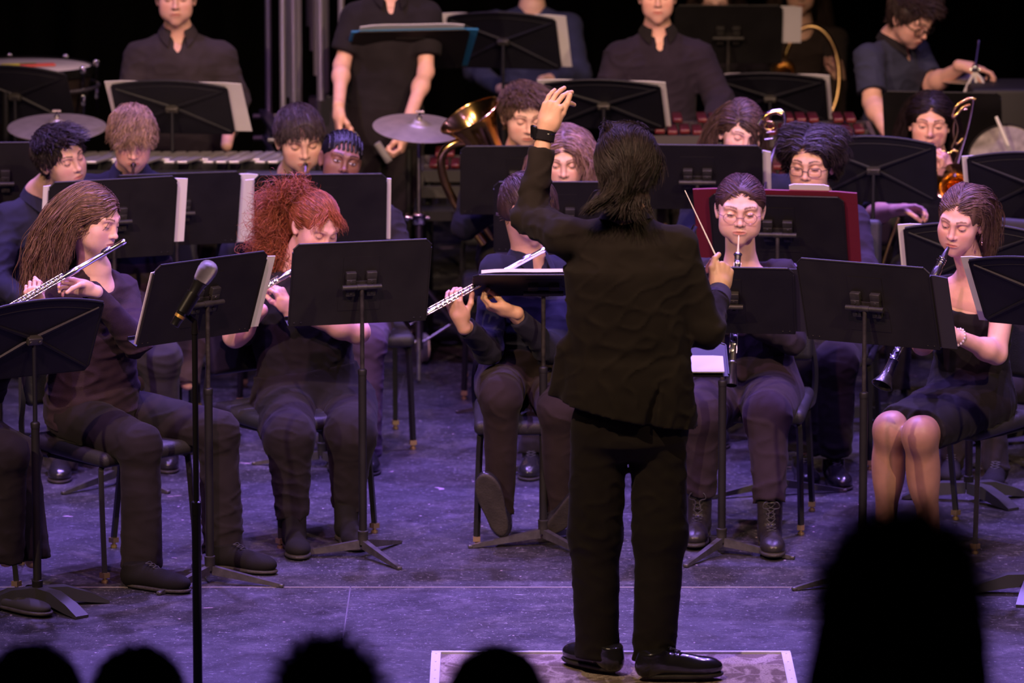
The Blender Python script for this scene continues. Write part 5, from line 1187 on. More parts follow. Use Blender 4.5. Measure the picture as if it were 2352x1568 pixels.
J = standing(h.C, 0, neck=W(1510, 70, 25.74), sa=W(1424, 132, 25.7), sb=W(1604, 132, 25.72), ea=W(1388, 230, 25.65), wa=W(1430, 320, 25.4), eb=W(1654, 232, 25.65), wb=W(1636, 308, 25.35), hip=W(1522, 360, 25.7))
HB = fingers(J['wb'], nrm(V(-.35, -.6, -.4)), V(-.3, .2, -1), V(-.4, -.6, .4), curl=(65, 66, 68, 70), s=1.)
person('person standing in purple-black button shirt right of the conductor, grey mallet in hand', h, J, VIOLETSH, (TROU, 'trousers'), 'pink', 'short', (.06, .04, .03), .9, 211, 1., [HB], dict(eyes=.4), vox=.0033, collar=BLK, armr=1.2, build=(1.05, 1.1), fold=.012)
mal = thing('mallet', 'grey-headed mallet in the hand of the person in the purple-black shirt', 'mallet', W(1632, 322, 25.2)); mb = MB(); mb.tube([V(-.0, .12, -.0), V(0, 0, 0)], .004, 8); mb.build('handle', M_WOOD(), mal); mb = MB(); mb.lathe((0, -.03, 0), (0, 1, 0), [(0, .004), (.008, .019), (.02, .023), (.034, .018), (.04, .004)], 16); mb.build('mallet_head', mat('grey_yarn', (.12, .11, .14), .95), mal)
h = Head(W(1645, 8, 28.4), yaw=-4, pitch=12, sc=.98, hlen=.36, curl=.001)
J = sit(h.C, 0)
person('person with long straight dark hair seated at the back, left of the white paper', h, J, BLK, (TROU, 'trousers'), 'fair', 'long_part', (.05, .032, .025), .8, 221, 1., [], dict(eyes=.2), vox=.0038)
h = Head(W(1838, -22, 28.9), yaw=0, pitch=6, sc=.98, hlen=.36, curl=.002)
J = sit(h.C, 0, wb=W(1930, 180, 28.1), eb=W(1915, 260, 28.1))
HB = fingers(J['wb'], nrm(V(-.2, -.3, .8)), V(-.5, .6, 0), V(-.5, -.6, .2), curl=(60, 60, 60, 60), s=.95)
person('person with long hair and dark V-neck holding a coiled brass horn at the back', h, J, cloth('brown_black_top', (.030, .022, .018)), (TROU, 'trousers'), 'olive', 'long_part', (.05, .032, .02), .8, 231, 1., [HB], dict(eyes=.2), vox=.0038, neckline=(-.02, .055, .075, .075, .09))
h = Head(W(2092, 42, 25.85), yaw=44, pitch=32, roll=0, sc=1.02, ears=1)
J = standing(h.C, 35, neck=W(2052, 92, 25.95), sa=W(1995, 135, 25.8), sb=W(2100, 118, 26.1), ea=W(2004, 235, 25.7), wa=W(2040, 315, 25.5), eb=W(2140, 195, 26.0), wb=W(2212, 152, 25.8), hip=W(2040, 330, 26.0))
HB = fingers(J['wb'], nrm(V(.95, -.1, -.15)), V(0, .1, -1), V(.1, -1, .0), curl=((10, 30, 30), (14, 34, 34), (20, 36, 36), (26, 40, 40)), s=1., thumb=(20, 20, 15))
root = person('person with dark-framed glasses leaning to steady a cymbal, navy short-sleeved shirt', h, J, cloth('navy_work_shirt', (.040, .044, .085)), (TROU, 'trousers'), 'pink', 'tousled', (.05, .03, .028), 1., 241, .38, [HB], dict(eyes=.15, brow=(.05, .03, .02)), vox=.003, arms_vox=.005, collar=BLK, armr=1.1, fold=.012)
glasses(h, root, mat('black_acetate', (.012, .011, .013), .3), (.0225, .0165), .0028, square=True, z=.0)

# ================= heads of the audience
for i, (px, py, Y, sc, yaw, st, vol, lb) in enumerate([
        (2066, 1418, 7.9, 1.0, 180, 'mop', .018, 'person in the audience with a big rounded mass of dark hair at lower right'),
        (76, 1640, 10.2, 1.0, 178, 'short', .02, 'person in the audience at the lower left corner, only the dark crown in view'),
        (318, 1640, 10.6, 1.0, 185, 'short', .02, 'person in the audience, second dark crown from the lower left corner'),
        (756, 1634, 10.2, 1.0, 176, 'mop', .006, 'person in the audience below the red-haired flutist, dark untidy crown'),
        (1140, 1640, 10.4, .98, 182, 'short', .02, 'person in the audience whose dark crown overlaps the podium'),
        ]):
    h = Head(W(px, py, Y), yaw=yaw, pitch=0, sc=sc, vol=vol, **(dict(wd=1.05, bell=1) if i == 0 else {}))
    z0 = h.C[2] - 1.22
    J = sit(h.C, 180, sw=.42, hip=V(h.C[0], h.C[1] - .03, h.C[2] - .66))
    for k in ('ka', 'kb', 'aa', 'ab', 'ta', 'tb'): J[k][2] += z0
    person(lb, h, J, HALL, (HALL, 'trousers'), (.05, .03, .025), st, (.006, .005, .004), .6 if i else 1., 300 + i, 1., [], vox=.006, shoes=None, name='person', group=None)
    s = thing('theatre_seat', 'dark theatre seat below the %s' % ['big rounded dark hair at lower right', 'lower left corner', 'second crown from lower left', 'untidy crown below the red-haired flutist', 'crown overlapping the podium'][i], 'seat', (h.C[0], h.C[1] - .03, z0), 'theatre seats of the audience')
    mb = MB(); mb.rbox((0, .10, .40), (.50, .50, .10), .04); mb.build('seat', HALL, s); mb = MB(); mb.rbox((0, -.19, .62), (.50, .09, .50), .04); mb.build('backrest', HALL, s); mb = MB(); mb.box((0, 0, .18), (.30, .10, .36)); mb.build('pedestal', HALL, s)
    mb = MB(); mb.box((h.C[0], h.C[1], z0 - .10), (1.0, .9, .2)); o = structure('floor_%d' % (i + 2), mb.mesh('floor_riser', HALL))
# ================= music stands, sheets and folders
PB = mat('dark_folder', (.030, .027, .045), .7, 0, .3); MAR = mat('maroon_folder', (.14, .012, .028), .6, 0, .3, .1, 60); BLF = mat('blue_folder', (.02, .16, .34), .5, 0, .4)
S = stand('plain', -1.081, 20.28, 1.007, 42.9, 20.3, 'black music stand in front of the long-haired flutist, behind the microphone', ang=(-128, -18, 105))
sheet(S, -.262, .305, -.150, .135, 'sheet music on the stand of the long-haired flutist', curl=.004)
S = stand('plain', -.543, 20.74, .992, 16, 15.8, 'black music stand hiding the chest of the red-haired flutist', ang=(180, -60, 62))
S = stand('plain', .113, 20.92, .955, 1., 68, 'black music stand laid nearly flat, just left of the conductor', ang=(190, -52, 60))
o = sheet(S, -.225, .16, -.10, .16, 'thick white booklet lying on the flat stand left of the conductor', th=.012, curl=.004)
S = stand('plain', .757, 20.78, .922, -6, 34, 'black music stand of the oboist, right of the conductor', ang=(-120, -20, 100))
sheet(S, .10, .315, -.155, .150, 'dark folder sticking out to the right on the oboist\'s stand', PB, 'music_folder', 'folder')
S = stand('plain', 1.243, 20.26, .993, -28.4, 19.3, 'black music stand in front of the person in the dress', ang=(-155, -60, 30))
sheet(S, -.05, .315, -.155, .128, "dark folder on the stand in front of the person in the dress", PB, 'music_folder', 'folder', th=.006)
S = stand('plain', -1.522, 22.1, 1.023, 22, 12, 'black music stand behind the long-haired flutist with white sheets on both sides', ang=(-135, -40, 80))
sheet(S, -.275, .300, -.110, .150, 'wide white sheets on the stand of the navy-suited player', curl=.003)
S = stand('plain', -1.33, 23.0, .93, 14, 20, 'black music stand half hidden between the navy-suited player and the red hair', ang=(-90, 30, 150))
sheet(S, .0, .325, -.16, .145, 'white sheets with torn edge on the half-hidden stand left of the red hair')
S = stand('plain', -.740, 22.48, .999, 3.7, 20.3, 'black music stand shared by the trumpeters behind the red hair', ang=(172, -42, 60))
sheet(S, -.290, .272, -.130, .140, 'white sheets standing on the trumpeters\' shared stand', curl=.003)
S = stand('plain', .185, 22.39, .988, 0, 24.3, "black music stand behind the flutist beside the conductor's raised arm", ang=(200, -30, 80))
S = stand('plain', .045, 23.65, .956, 1.9, 22.5, 'black music stand in front of the player of the large brass horn', ang=(180, -60, 60))
S = stand('plain', .730, 22.89, 1.074, -4.1, 30.8, "black music stand right of the conductor's head, behind the baton", ang=(195, -70, 40))
sheet(S, .06, .288, -.15, .128, "white sheets at the right end of the stand behind the baton", curl=.004)
S = stand('plain', 1.004, 21.91, 1.012, -10.2, 30, "black music stand with maroon folder behind the oboist", ang=(200, -100, 10))
sheet(S, -.315, .305, -.155, .180, 'large maroon folder on the stand behind the oboist', MAR, 'music_folder', 'folder', th=.006)
sheet(S, .05, .20, .02, .205, 'white page showing above the maroon folder', d=.016)
S = stand('curved', 1.454, 23.41, 1.037, -8.3, 26.5, 'black curved-top stand right of the player with dark-rimmed glasses', ang=(180, -60, 60), flatbase=True)
S = stand('curved', 2.055, 23.0, 1.03, -14, 28, 'black curved-top stand at the right edge behind the clarinettist', ang=(200, -80, 40), flatbase=True)
sheet(S, -.275, .10, -.15, .125, 'white sheet at the left end of the curved stand at the right edge')
S = stand('curved', 1.725, 21.78, .926, -14.8, 26.3, 'black curved-top stand directly behind the clarinettist', ang=(172, -52, 20), flatbase=True)
sheet(S, -.276, .10, -.155, .135, 'white sheet edge on the curved stand behind the clarinettist')
S = stand('curved', 1.835, 20.09, 1.062, -30, 32.7, 'black curved-top stand in the foreground at the right edge', ang=(178, -105, 30), flatbase=True)
sheet(S, -.285, .05, -.165, .130, 'pale sheet edge on the foreground stand at the right edge')
S = stand('curved', -1.644, 19.86, .940, 32.9, 26.1, 'black curved-top stand in the foreground at the left edge', ang=(-48, 20, 200), flatbase=True)
S = stand('curved', -1.448, 24.9, 1.10, -8.6, 38, 'black curved-top stand in front of the person in the charcoal shirt', ang=(180, -60, 60), flatbase=True)
sheet(S, -.268, .325, -.150, .140, 'white sheets on the curved stand in front of the charcoal shirt', skew=-.04)
S = stand('curved', -.037, 26.6, 1.19, -12, 30, 'black curved-top stand at the back in front of the denim shirt', ang=(180, -60, 60), flatbase=True)
sheet(S, -.275, .30, -.150, .140, 'white sheets on the back stand in front of the denim shirt')
S = stand('curved', .395, 25.0, 1.10, -9, 42, "black curved-top stand behind the conductor's raised hand", ang=(180, -60, 60), flatbase=True)
sheet(S, -.278, .275, -.150, .140, "white sheets on the stand behind the conductor's raised hand")
S = stand('curved', 1.16, 26.2, .98, -8, 40, 'black curved-top stand right of the person in the purple-black shirt', ang=(180, -60, 60), flatbase=True)
sheet(S, -.20, .272, -.150, .140, 'white sheet at the right end of the stand beside the purple-black shirt')
S = stand('plain', 1.86, 25.2, 1.00, -8, 33, 'black rectangular stand behind the black-haired person at right', ang=(180, -60, 60))
S = stand('plain', -.455, 25.6, 1.26, 10, 52, 'black stand with blue folder in front of the person at the chimes', ang=(180, -60, 60))
sheet(S, -.275, .285, -.155, .150, 'blue folder on the stand by the chimes', BLF, 'music_folder', 'folder', th=.008, skew=.03)
sheet(S, -.23, .23, .0, .172, 'open white booklet on the blue folder', d=.020, curl=.006)
S = stand('plain', 1.02, 27.6, 1.10, 0, 25, 'black stand at the back between the two long-haired players', ang=(180, -60, 60))
sheet(S, .02, .345, -.05, .150, 'white paper hanging from the back stand between the two long-haired players')
S = stand('plain', -2.03, 22.9, 1.06, 5, 15, 'black stand at the left edge behind the navy-suited player', ang=(180, -60, 60))
S = stand('curved', -2.15, 25.3, 1.10, -15, 30, 'black curved-top stand at the left edge below the timpani', ang=(180, -60, 60), flatbase=True)
# conductor's own low stand with the score
S = stand('plain', .448, 18.80, 1.045, 180, 80, "conductor's black stand turned nearly flat, right of the conductor's coat", ang=(180, 60, -60), tall=.32, wide=.50, lip=False)
c = S['c']; mb = MB(); R3 = np.stack([S['u'], S['v'], S['nn']], 1)
sheet(S, -.236, .02, -.155, .0, "brightly lit white score on the conductor's stand", d=.010, th=.004)

# ================= chairs
chair(-1.42, 20.55, 45, 'black padded chair of the long-haired flutist')
chair(-.80, 21.16, 40, 'black padded chair of the red-haired flutist')
chair(.09, 21.10, 0, 'black padded chair of the flutist beside the conductor')
chair(.87, 21.34, -8, 'black padded chair of the oboist')
chair(1.64, 21.06, -42, 'black padded chair of the clarinettist in a dress')
chair(-2.02, 20.05, 55, 'black padded chair at the far left edge of the front row')
chair(-1.79, 22.72, 25, 'black padded chair of the navy-suited player')
chair(-1.50, 23.40, 0, 'black padded chair of the blond trumpeter')
chair(-.90, 23.98, 0, 'black padded chair of the dark-haired trumpeter')
chair(-.64, 22.98, 10, 'black padded chair of the braided-hair player')
chair(.22, 22.95, 0, "black padded chair behind the flutist beside the conductor")
chair(.02, 24.15, 0, 'black padded chair of the large brass horn player')
chair(.92, 23.45, 0, 'black padded chair of the brown-haired player right of the conductor')
chair(1.20, 22.62, -8, 'black padded chair of the reed player with dark-rimmed glasses')
chair(1.72, 24.15, -8, 'black padded chair of the black-haired player at right')
chair(1.93, 22.6, -30, 'black padded chair behind the clarinettist')
chair(.98, 28.45, 0, 'black padded chair at the back of the left long-haired player')
chair(1.40, 28.95, 0, 'black padded chair at the back of the coiled-horn player')

# ================= microphone on its stand
m0, m1 = W(478, 618, 18.36), W(400, 748, 18.33); d = nrm(m0 - m1); root = thing('microphone', 'black wireless microphone with silver grille on the mic stand', 'microphone', m1); L = np.linalg.norm(m0 - m1)
gm = mat('mesh_grille', (.55, .53, .55), .35, .9, .5, .8, 700)
mb = MB(); mb.lathe((0, 0, 0), d, [(0, .012), (.002, .0145), (.028, .0150), (.030, .0165), (.12, .0180), (L - .060, .0205), (L - .048, .0240), (L - .044, .020)], 24); mb.build('body', mat('black_mic_body', (.012, .012, .013), .3, 0, .5, coat=.3), root)
mb = MB(); mb.lathe((0, 0, 0), d, [(.030, .0168), (.040, .0172)], 24, False); mb.build('gold_band', mat('gold_label', (.8, .48, .12), .35, .6), root)
mb = MB(); mb.lathe((0, 0, 0), d, [(L - .045, .0240), (L - .040, .0262), (L - .024, .0290), (L - .010, .0308), (L - .007, .0315), (L - .004, .0305), (L + .006, .0302), (L + .015, .0268), (L + .022, .0205), (L + .027, .0115), (L + .029, .0)], 28, False); mb.build('grille', gm, root)
sx, sy, sz = W(447, 745, 18.36)
root = thing('microphone_stand', 'thin black microphone stand rising from below in front of the flutist', 'stand', (sx, sy, 0)); bk = mat('black_stand_tube', (.012, .012, .013), .3, .2)
mb = MB(); mb.tube([(0, 0, .02), (.0, 0, .62)], .0150, 16); mb.lathe((0, 0, .62), (0, 0, 1), [(-.002, .0165), (.04, .0165), (.045, .010)], 16); mb.build('lower_tube', bk, root)
mb = MB(); mb.tube([(0, 0, .60), (0, 0, sz - .02)], .0095, 14); mb.build('upper_tube', bk, root)
mb = MB(); cpos = m1 + d * .085 - V(sx, sy, 0); mb.tube([V(0, 0, sz - .03), V(0, 0, sz + .01), cpos - d * .02 + V(0, .018, -.02)], [.012, .010, .010], 12); mb.tube([cpos - d * .035, cpos + d * .035], .0235, 18); mb.build('clip', bk, root)
mb = MB(); mb.lathe((0, 0, 0), (0, 0, 1), [(0, .13), (.012, .13), (.022, .10), (.03, .02)], 32); mb.build('base', bk, root)

# ================= percussion
def cymbal(px, py, Y, r, tilt, label, roll=0, floor=True, tail=.0):
    c = W(px, py, Y); root = thing('suspended_cymbal', label, 'cymbal', c); n = nrm(V(math.sin(rad(roll)), -math.sin(rad(tilt)), 1))
    mb = MB(); mb.lathe((0, 0, 0), n, [(.032, .006), (.030, .020), (.022, .034), (.013, .042), (.009, .060), (.003, r * .6), (-.008, r), (-.010, r), (.0, r * .6), (.006, .060), (.010, .040), (.018, .032), (.026, .019), (.028, .006)], 56, False); mb.build('bronze_disc', M_CYMB(), root)
    mb = MB(); mb.lathe(n * .030, n, [(0, .012), (.012, .012), (.013, .005), (.038, .005), (.040, .004)], 14); mb.tube([n * .066 - V(.018, 0, 0), n * .066 + V(.018, 0, 0)], .0055, 8); mb.build('wing_nut', M_CHROME(), root); return root, c
def tripod(x, y, z, label, clamp=.45, spread=.28):
    root = thing('cymbal_stand', label, 'stand', (x, y, 0)); ch = M_STEEL()
    mb = MB(); mb.tube([(0, 0, .10), (0, 0, clamp)], .0150, 14); mb.tube([(0, 0, clamp), (0, 0, z)], .0095, 12); mb.build('pole', ch, root)
    mb = MB(); mb.rbox((0, -.004, clamp), (.055, .045, .05), .01); mb.tube([(-.045, 0, clamp + .005), (.045, 0, clamp + .005)], .008, 10); mb.lathe((-.045, 0, clamp + .005), (-1, 0, 0), [(0, .018), (.012, .018)], 10); mb.build('clamp', M_CHROME(), root)
    for a in (-90, 30, 150):
        d = V(math.cos(rad(a)), math.sin(rad(a)), 0); mb = MB(); mb.tube([V(0, 0, .40), d * spread * .6 + V(0, 0, .20), d * spread + V(0, 0, .012)], .0085, 8); mb.tube([V(0, 0, .12), d * spread * .6 + V(0, 0, .20)], .006, 8); mb.build('leg', ch, root)
    return root
r_, c = cymbal(131, 288, 24.9, .212, 9, 'bronze cymbal on a stand at far left above the dark-haired player'); tripod(c[0], c[1], c[2] - .005, 'cymbal stand at far left under the bronze cymbal')
r_, c = cymbal(962, 290, 24.6, .195, 11, 'violet-lit cymbal behind the large brass bell', roll=4); tripod(c[0], c[1], c[2] - .005, 'chrome cymbal stand in the centre, behind the red-haired flutist', clamp=.66)
r_, c = cymbal(2233, 183, 25.9, .135, -3, 'small thin cymbal steadied by the person with dark-framed glasses'); tripod(c[0], c[1], c[2] - .005, 'stand of the small cymbal at right')
# metal rod with white cords above the small cymbal
a, b = W(2248, 98, 25.75), W(2239, 160, 25.75); root = thing('cymbal_holder', 'bright metal rod with white cords above the small cymbal', 'holder', b)
mb = MB(); mb.tube([V(0, 0, 0), (a - b) * .45, (a - b)], [.006, .0045, .004], 10); mb.lathe(-nrm(a - b) * .01, a - b, [(0, .012), (.015, .016), (.03, .012), (.034, .006)], 14); mb.tube([(a - b) * .98, (a - b) * 1.1], .007, 10); mb.tube([V(-.022, 0, 0), V(.022, 0, 0)], .006, 8); mb.tube([V(0, 0, 0), W(2232, 222, 25.75) - b], .007, 8); mb.build('rod', M_CHROME(), root)
for q in ((2213, 218), (2246, 220), (2262, 205)):
    mb = MB(); mb.tube(smooth_path([V(.0, 0, -.01), (W(*q, 25.72) - b) * .5 + V(.008 if q[0] > 2250 else 0, 0, 0), W(*q, 25.72) - b], 4), .0065, 8); mb.build('cord', mat('white_cord', (.72, .68, .66), .9), root)
# vibraphone
vx0, vx1 = W(188, 372, 24.7)[0], W(650, 372, 24.7)[0]; vz = .90
root = thing('vibraphone', 'vibraphone with silver bars in front of the person in the charcoal shirt', 'vibraphone', ((vx0 + vx1) / 2 - .10, 24.72, 0)); off = V(*root.location)
bar = mat('silver_bar', (.62, .60, .64), .38, .75, .5, .03, 200); frm = mat('black_frame', (.015, .015, .017), .4)
pitch = .0545; n = int((vx1 - vx0) / pitch) + 1; proto = None
def barm(w_, l, skew=.06):
    mb = MB(); S_ = np.array([[1, skew / l, 0], [0, 1, 0], [0, 0, 1.]]); mb.rbox((0, 0, 0), (w_, l, .012), .004, S_, 2); return mb.mesh('bar', bar)
mA, mB_ = barm(.044, .15), barm(.044, .24)
for i in range(-5, n + 2):
    x = vx0 + i * pitch
    if i % 7 not in (2, 6):
        o = bpy.data.objects.new('bar', mA); link(o, root); o.location = V(x + .03, 24.56, vz + .015) - off
    o = bpy.data.objects.new('bar', mB_); link(o, root); o.location = V(x, 24.79, vz) - off
mb = MB()
for y, z in ((24.46, .86), (24.64, .875), (24.90, .86)): mb.box(V((vx0 + vx1) / 2 - .1, y, z) - off, (vx1 - vx0 + .45, .022, .05))
mb.box(V((vx0 + vx1) / 2 - .1, 24.42, .80) - off, (vx1 - vx0 + .45, .02, .035)); mb.box(V(vx0 - .33, 24.66, .84) - off, (.03, .52, .12)); mb.box(V(vx1 + .13, 24.66, .84) - off, (.03, .52, .12)); mb.build('frame', frm, root)
mb = MB()
for i in range(-5, n + 1): mb.tube([V(vx0 + i * pitch, 24.56, .83) - off, V(vx0 + i * pitch, 24.56, .50 + .012 * i) - off], .020, 10)
mb.build('resonator_bank', mat('dark_resonators', (.05, .045, .05), .35, .6), root)
for x in (vx0 - .25, vx1 + .12):
    for y in (24.46, 24.92):
        mb = MB(); mb.tube([V(x, y, .86) - off, V(x, y, .13) - off], .016, 10); o = mb.build('leg', frm, root)
        mb = MB(); mb.lathe(V(x - .012, y, .05) - off, (1, 0, 0), [(0, .040), (.003, .050), (.021, .050), (.024, .040)], 24); mb.build('caster', mat('grey_rubber', (.30, .27, .27), .6), o)
# big wheel of a wheeled frame in the centre
c = G(972, 832); root = thing('wheeled_cart', 'dark wheeled percussion cart behind the first row, pale caster in front', 'cart', (c[0] + .3, c[1] + .35, 0)); off = V(*root.location)
mb = MB(); mb.box(V(c[0] + .35, c[1] + .3, .62) - off, (.78, .42, .04)); mb.box(V(c[0] + .35, c[1] + .3, .22) - off, (.78, .42, .03)); mb.build('shelf', frm, root)
for dx, dy in ((0, 0), (.7, 0), (0, .55), (.7, .55)):
    x, y = c[0] + dx, c[1] + .0 + dy; mb = MB(); mb.tube([V(x, y, .13) - off, V(x, y, .64) - off], .017, 10); mb.box(V(x + .018, y, .10) - off, (.008, .05, .09)); o = mb.build('leg', frm, root)
    mb = MB(); mb.lathe(V(x - .018, y, .068) - off, (1, .3, 0), [(0, .050), (.004, .068), (.030, .068), (.034, .050)], 28); o2 = mb.build('caster', mat('cream_rubber', (.66, .60, .52), .6), o)
    mb = MB(); mb.lathe(V(x - .020, y, .068) - off, (1, .3, 0), [(0, .02), (.034, .02)], 14); mb.build('hub', mat('dark_steel', (.10, .095, .09), .4, .7), o2)
# xylophones with red bars
def xylo(x0, x1, y, z, label, nb, colr, yaw=0):
    root = thing('xylophone', label, 'xylophone', ((x0 + x1) / 2, y, 0)); L = x1 - x0; mt = mat('rosewood_bar', colr, .35, 0, .5, .1, 60, .3, 12, stretch=(1, .2, 1)); p = L / nb; mb = MB(); mb.rbox((0, 0, 0), (p * .8, .22, .02), .006, None, 2); me = mb.mesh('bar', mt)
    for i in range(nb):
        o = bpy.data.objects.new('bar', me); link(o, root); o.location = (-L / 2 + p * (i + .5), -.02 if i % 2 else .02, z)
        if i % 7 not in (2, 6): o = bpy.data.objects.new('bar', me); link(o, root); o.location = (-L / 2 + p * (i + 1), .20, z + .025)
    mb = MB(); 
    for yy in (-.14, .06, .34): mb.box((0, yy, z - .035), (L + .06, .02, .05))
    mb.box((0, -.17, z - .10), (L + .06, .015, .05))
    for sx in (-1, 1): mb.box((sx * (L / 2 + .03), .09, z - .06), (.02, .54, .10))
    mb.build('frame', mat('grey_frame', (.10, .09, .10), .45, .5), root)
    for sx in (-1, 1):
        for yy in (-.12, .32): mb = MB(); mb.tube([(sx * L / 2, yy, z - .04), (sx * L / 2, yy, .0)], .015, 8); mb.build('leg', frm, root)
xylo(W(1500, 275, 25.2)[0], W(1985, 275, 25.2)[0], 25.15, .97, 'xylophone with red bars in front of the person in the purple-black shirt', 17, (.10, .012, .018))
xylo(W(985, 355, 25.4)[0], W(1180, 355, 25.4)[0], 25.3, .80, 'small red-barred xylophone behind the large brass horn', 8, (.10, .012, .02))
xylo(W(1760, 360, 24.6)[0], W(1925, 360, 24.6)[0], 24.6, .84, 'red-barred glockenspiel table behind the player with dark-rimmed glasses', 6, (.11, .012, .018))
# tubular chimes
base = W(700, 272, 26.2); root = thing('tubular_chimes', 'tall chrome tubular chimes standing at the back left of centre', 'chimes', (base[0], base[1], 0)); off = V(*root.location)
dr = nrm(V(.12, -.99, 0)); sd = V(dr[1], -dr[0], 0) * -1; ch = mat('chime_chrome', (.75, .72, .80), .30, .9, .5)
for row in (0, 1):
    for i in range(10):
        p = base + dr * ((i - 4.5) * .060 + row * .03) + sd * (.060 if row else -.060) + V(.012 * (i % 3 - 1), 0, 0); zb = .90 + .030 * (9 - i) + (.10 if row else 0); mb = MB()
        mb.lathe(V(p[0], p[1], zb) - off, (0, 0, 1), [(0, .014), (0, .019), (2.35 - zb, .019), (2.352 - zb, .0205), (2.40 - zb, .0205)], 16, False); mb.build('tube', ch, root)
mb = MB()
for s in (-1, 1):
    for e in (-1, 1):
        p = base + dr * e * .40 + sd * s * .13 - off; mb.tube([V(p[0], p[1], .10), V(p[0], p[1], 2.45)], .015, 10)
mb.build('frame_post', ch, root)
mb = MB()
for zz in (.66, .74, .84):
    for s in (-1, 1): p = base - off + sd * s * .15; mb.tube([V(*(p - dr * .45)[:2], zz), V(*(p + dr * .45)[:2], zz)], .013, 8)
    for e in (-1, 1): p = base - off + dr * e * .42; mb.tube([V(*(p - sd * .2)[:2], zz), V(*(p + sd * .2)[:2], zz)], .013, 8)
for s in (-1, 1): mb.box(base - off + sd * s * .15 + V(0, 0, .86 - base[2]), (.045, .86, .022), Rz(math.atan2(dr[1], dr[0]) - math.pi / 2))
mb.box(V(.10, 0, .80), (.16, .10, .36)); mb.build('lower_frame', mat('scuffed_frame', (.09, .085, .10), .4, .6), root)
mb = MB(); mb.box((0, 0, .12), (.50, .86, .05)); mb.box((0, 0, .05), (.40, .70, .10)); mb.build('base', frm, root)
# timpani at the left edge
def timpano(px, py, Y, r, label, z=None):
    c = W(px, py, Y); root = thing('timpani', label, 'drum', (c[0], c[1], 0)); z = c[2]
    mb = MB(); mb.lathe((0, 0, z), (0, 0, 1), [(0, 0), (.0, r - .02), (-.006, r - .012)], 56, False); hd = mat('drum_skin', (.55, .50, .42), .6, 0, .3, .05, 60, .25, 5); mb.build('drumhead', hd, root)
    mb = MB(); mb.lathe((0, 0, z), (0, 0, 1), [(-.03, r - .01), (.004, r - .012), (.008, r - .004), (.004, r + .004), (-.03, r + .004)], 56, False); mb.build('hoop', mat('black_hoop', (.02, .02, .02), .25, .6), root)
    mb = MB(); mb.lathe((0, 0, z), (0, 0, 1), [(-.03, r - .01), (-.12, r - .025), (-.30, r * .72), (-.42, r * .30), (-.45, .03)], 40, False); mb.build('kettle', mat('dark_copper', (.05, .035, .03), .4, .5), root)
    mb = MB(); pts = [V(math.cos(t) * (r + .02), math.sin(t) * (r + .02), z - .085) for t in np.linspace(0, 6.283, 49)[:-1]]; mb.tube(pts, .008, 6, close=True); mb.build('ring', M_STEEL(), root)
    for i in range(8):
        t = 2 * math.pi * (i + .3) / 8; p = V(math.cos(t), math.sin(t), 0) * (r + .014); mb = MB(); mb.tube([p + V(0, 0, z + .02), p + V(0, 0, z - .30)], .006, 8); mb.rbox(p + V(0, 0, z + .004), (.03, .02, .03), .006, None, 2); mb.rbox(p + V(0, 0, z - .13), (.022, .022, .05), .006, None, 2); mb.build('tension_rod', M_CHROME(), root)
    for i in range(3):
        t = 2 * math.pi * i / 3 + .5; p = V(math.cos(t), math.sin(t), 0); mb = MB(); mb.tube([p * (r - .04) + V(0, 0, z - .14), p * (r - .02) + V(0, 0, .02)], .014, 8); mb.build('leg', frm, root)
    return c
c = timpano(48, 152, 26.0, .325, 'kettle drum with pale head at the upper left edge')
for (px, py, cl, lb) in ((85, 150, (.62, .10, .08), 'red cloth lying on the kettle drum head'), (45, 158, (.55, .50, .05), 'yellow cloth lying on the kettle drum head')):
    p = W(px, py, 26.0); mb = MB(); mb.rbox((p[0], p[1], c[2] + .006), (.16, .06, .010), .004, Rz(.25), 2); o = mb.build('cloth', mat('felt_' + lb[:3], cl, .9)); tag(o, lb, 'cloth')
# big drum and beater at the right
c = W(2306, 362, 25.0); root = thing('bass_drum', 'mottled grey drum at the right edge behind the slide trombone', 'drum', (c[0], c[1], 0)); n = nrm(V(-.25, -.80, .55)); q = V(0, 0, c[2])
mb = MB(); mb.lathe(q, n, [(0, 0), (.0, .148), (-.004, .155)], 48, False); mb.build('drumhead', mat('mottled_skin', (.34, .31, .30), .7, 0, .3, .1, 40, .35, 22), root)
mb = MB(); mb.lathe(q, n, [(-.004, .154), (.004, .156), (.004, .162), (-.03, .162), (-.22, .155), (-.22, 0)], 48, False); mb.build('shell', mat('black_shell', (.02, .018, .02), .3), root)
for t in (-.12, .12): mb = MB(); mb.tube([V(t, .08, c[2] - .1), V(t * 1.4, .1, 0)], .012, 8); mb.build('leg', frm, root)
a, b = W(2288, 268, 25.0), W(2316, 335, 24.96); r_ = thing('drumstick', 'white drumstick resting against the mottled drum', 'drumstick', a); mb = MB(); mb.tube([V(0, 0, 0), (b - a) * .9, b - a], [.007, .0085, .005], 10); mb.build('stick', mat('white_lacquer', (.9, .88, .86), .4), r_)
mb = MB(); cc = G(2330, 560, 0); p = W(2330, 290, 25.7); mb.rbox((p[0], p[1], .55), (.42, .4, 1.1), .02, None, 2); o = mb.build('equipment_case', mat('black_case', (.012, .012, .013), .6)); tag(o, 'tall black equipment case at the right edge of the back row', 'case')
mb = MB(); p = W(12, 210, 25.3); mb.tube([(p[0], p[1], 0.02), (p[0], p[1], p[2])], .016, 12); mb.lathe((p[0], p[1], 0), (0, 0, 1), [(0, .12), (.02, .12), (.03, .02)], 20); o = mb.build('black_pole', bk); tag(o, 'black upright pole at the left edge below the kettle drum', 'pole')

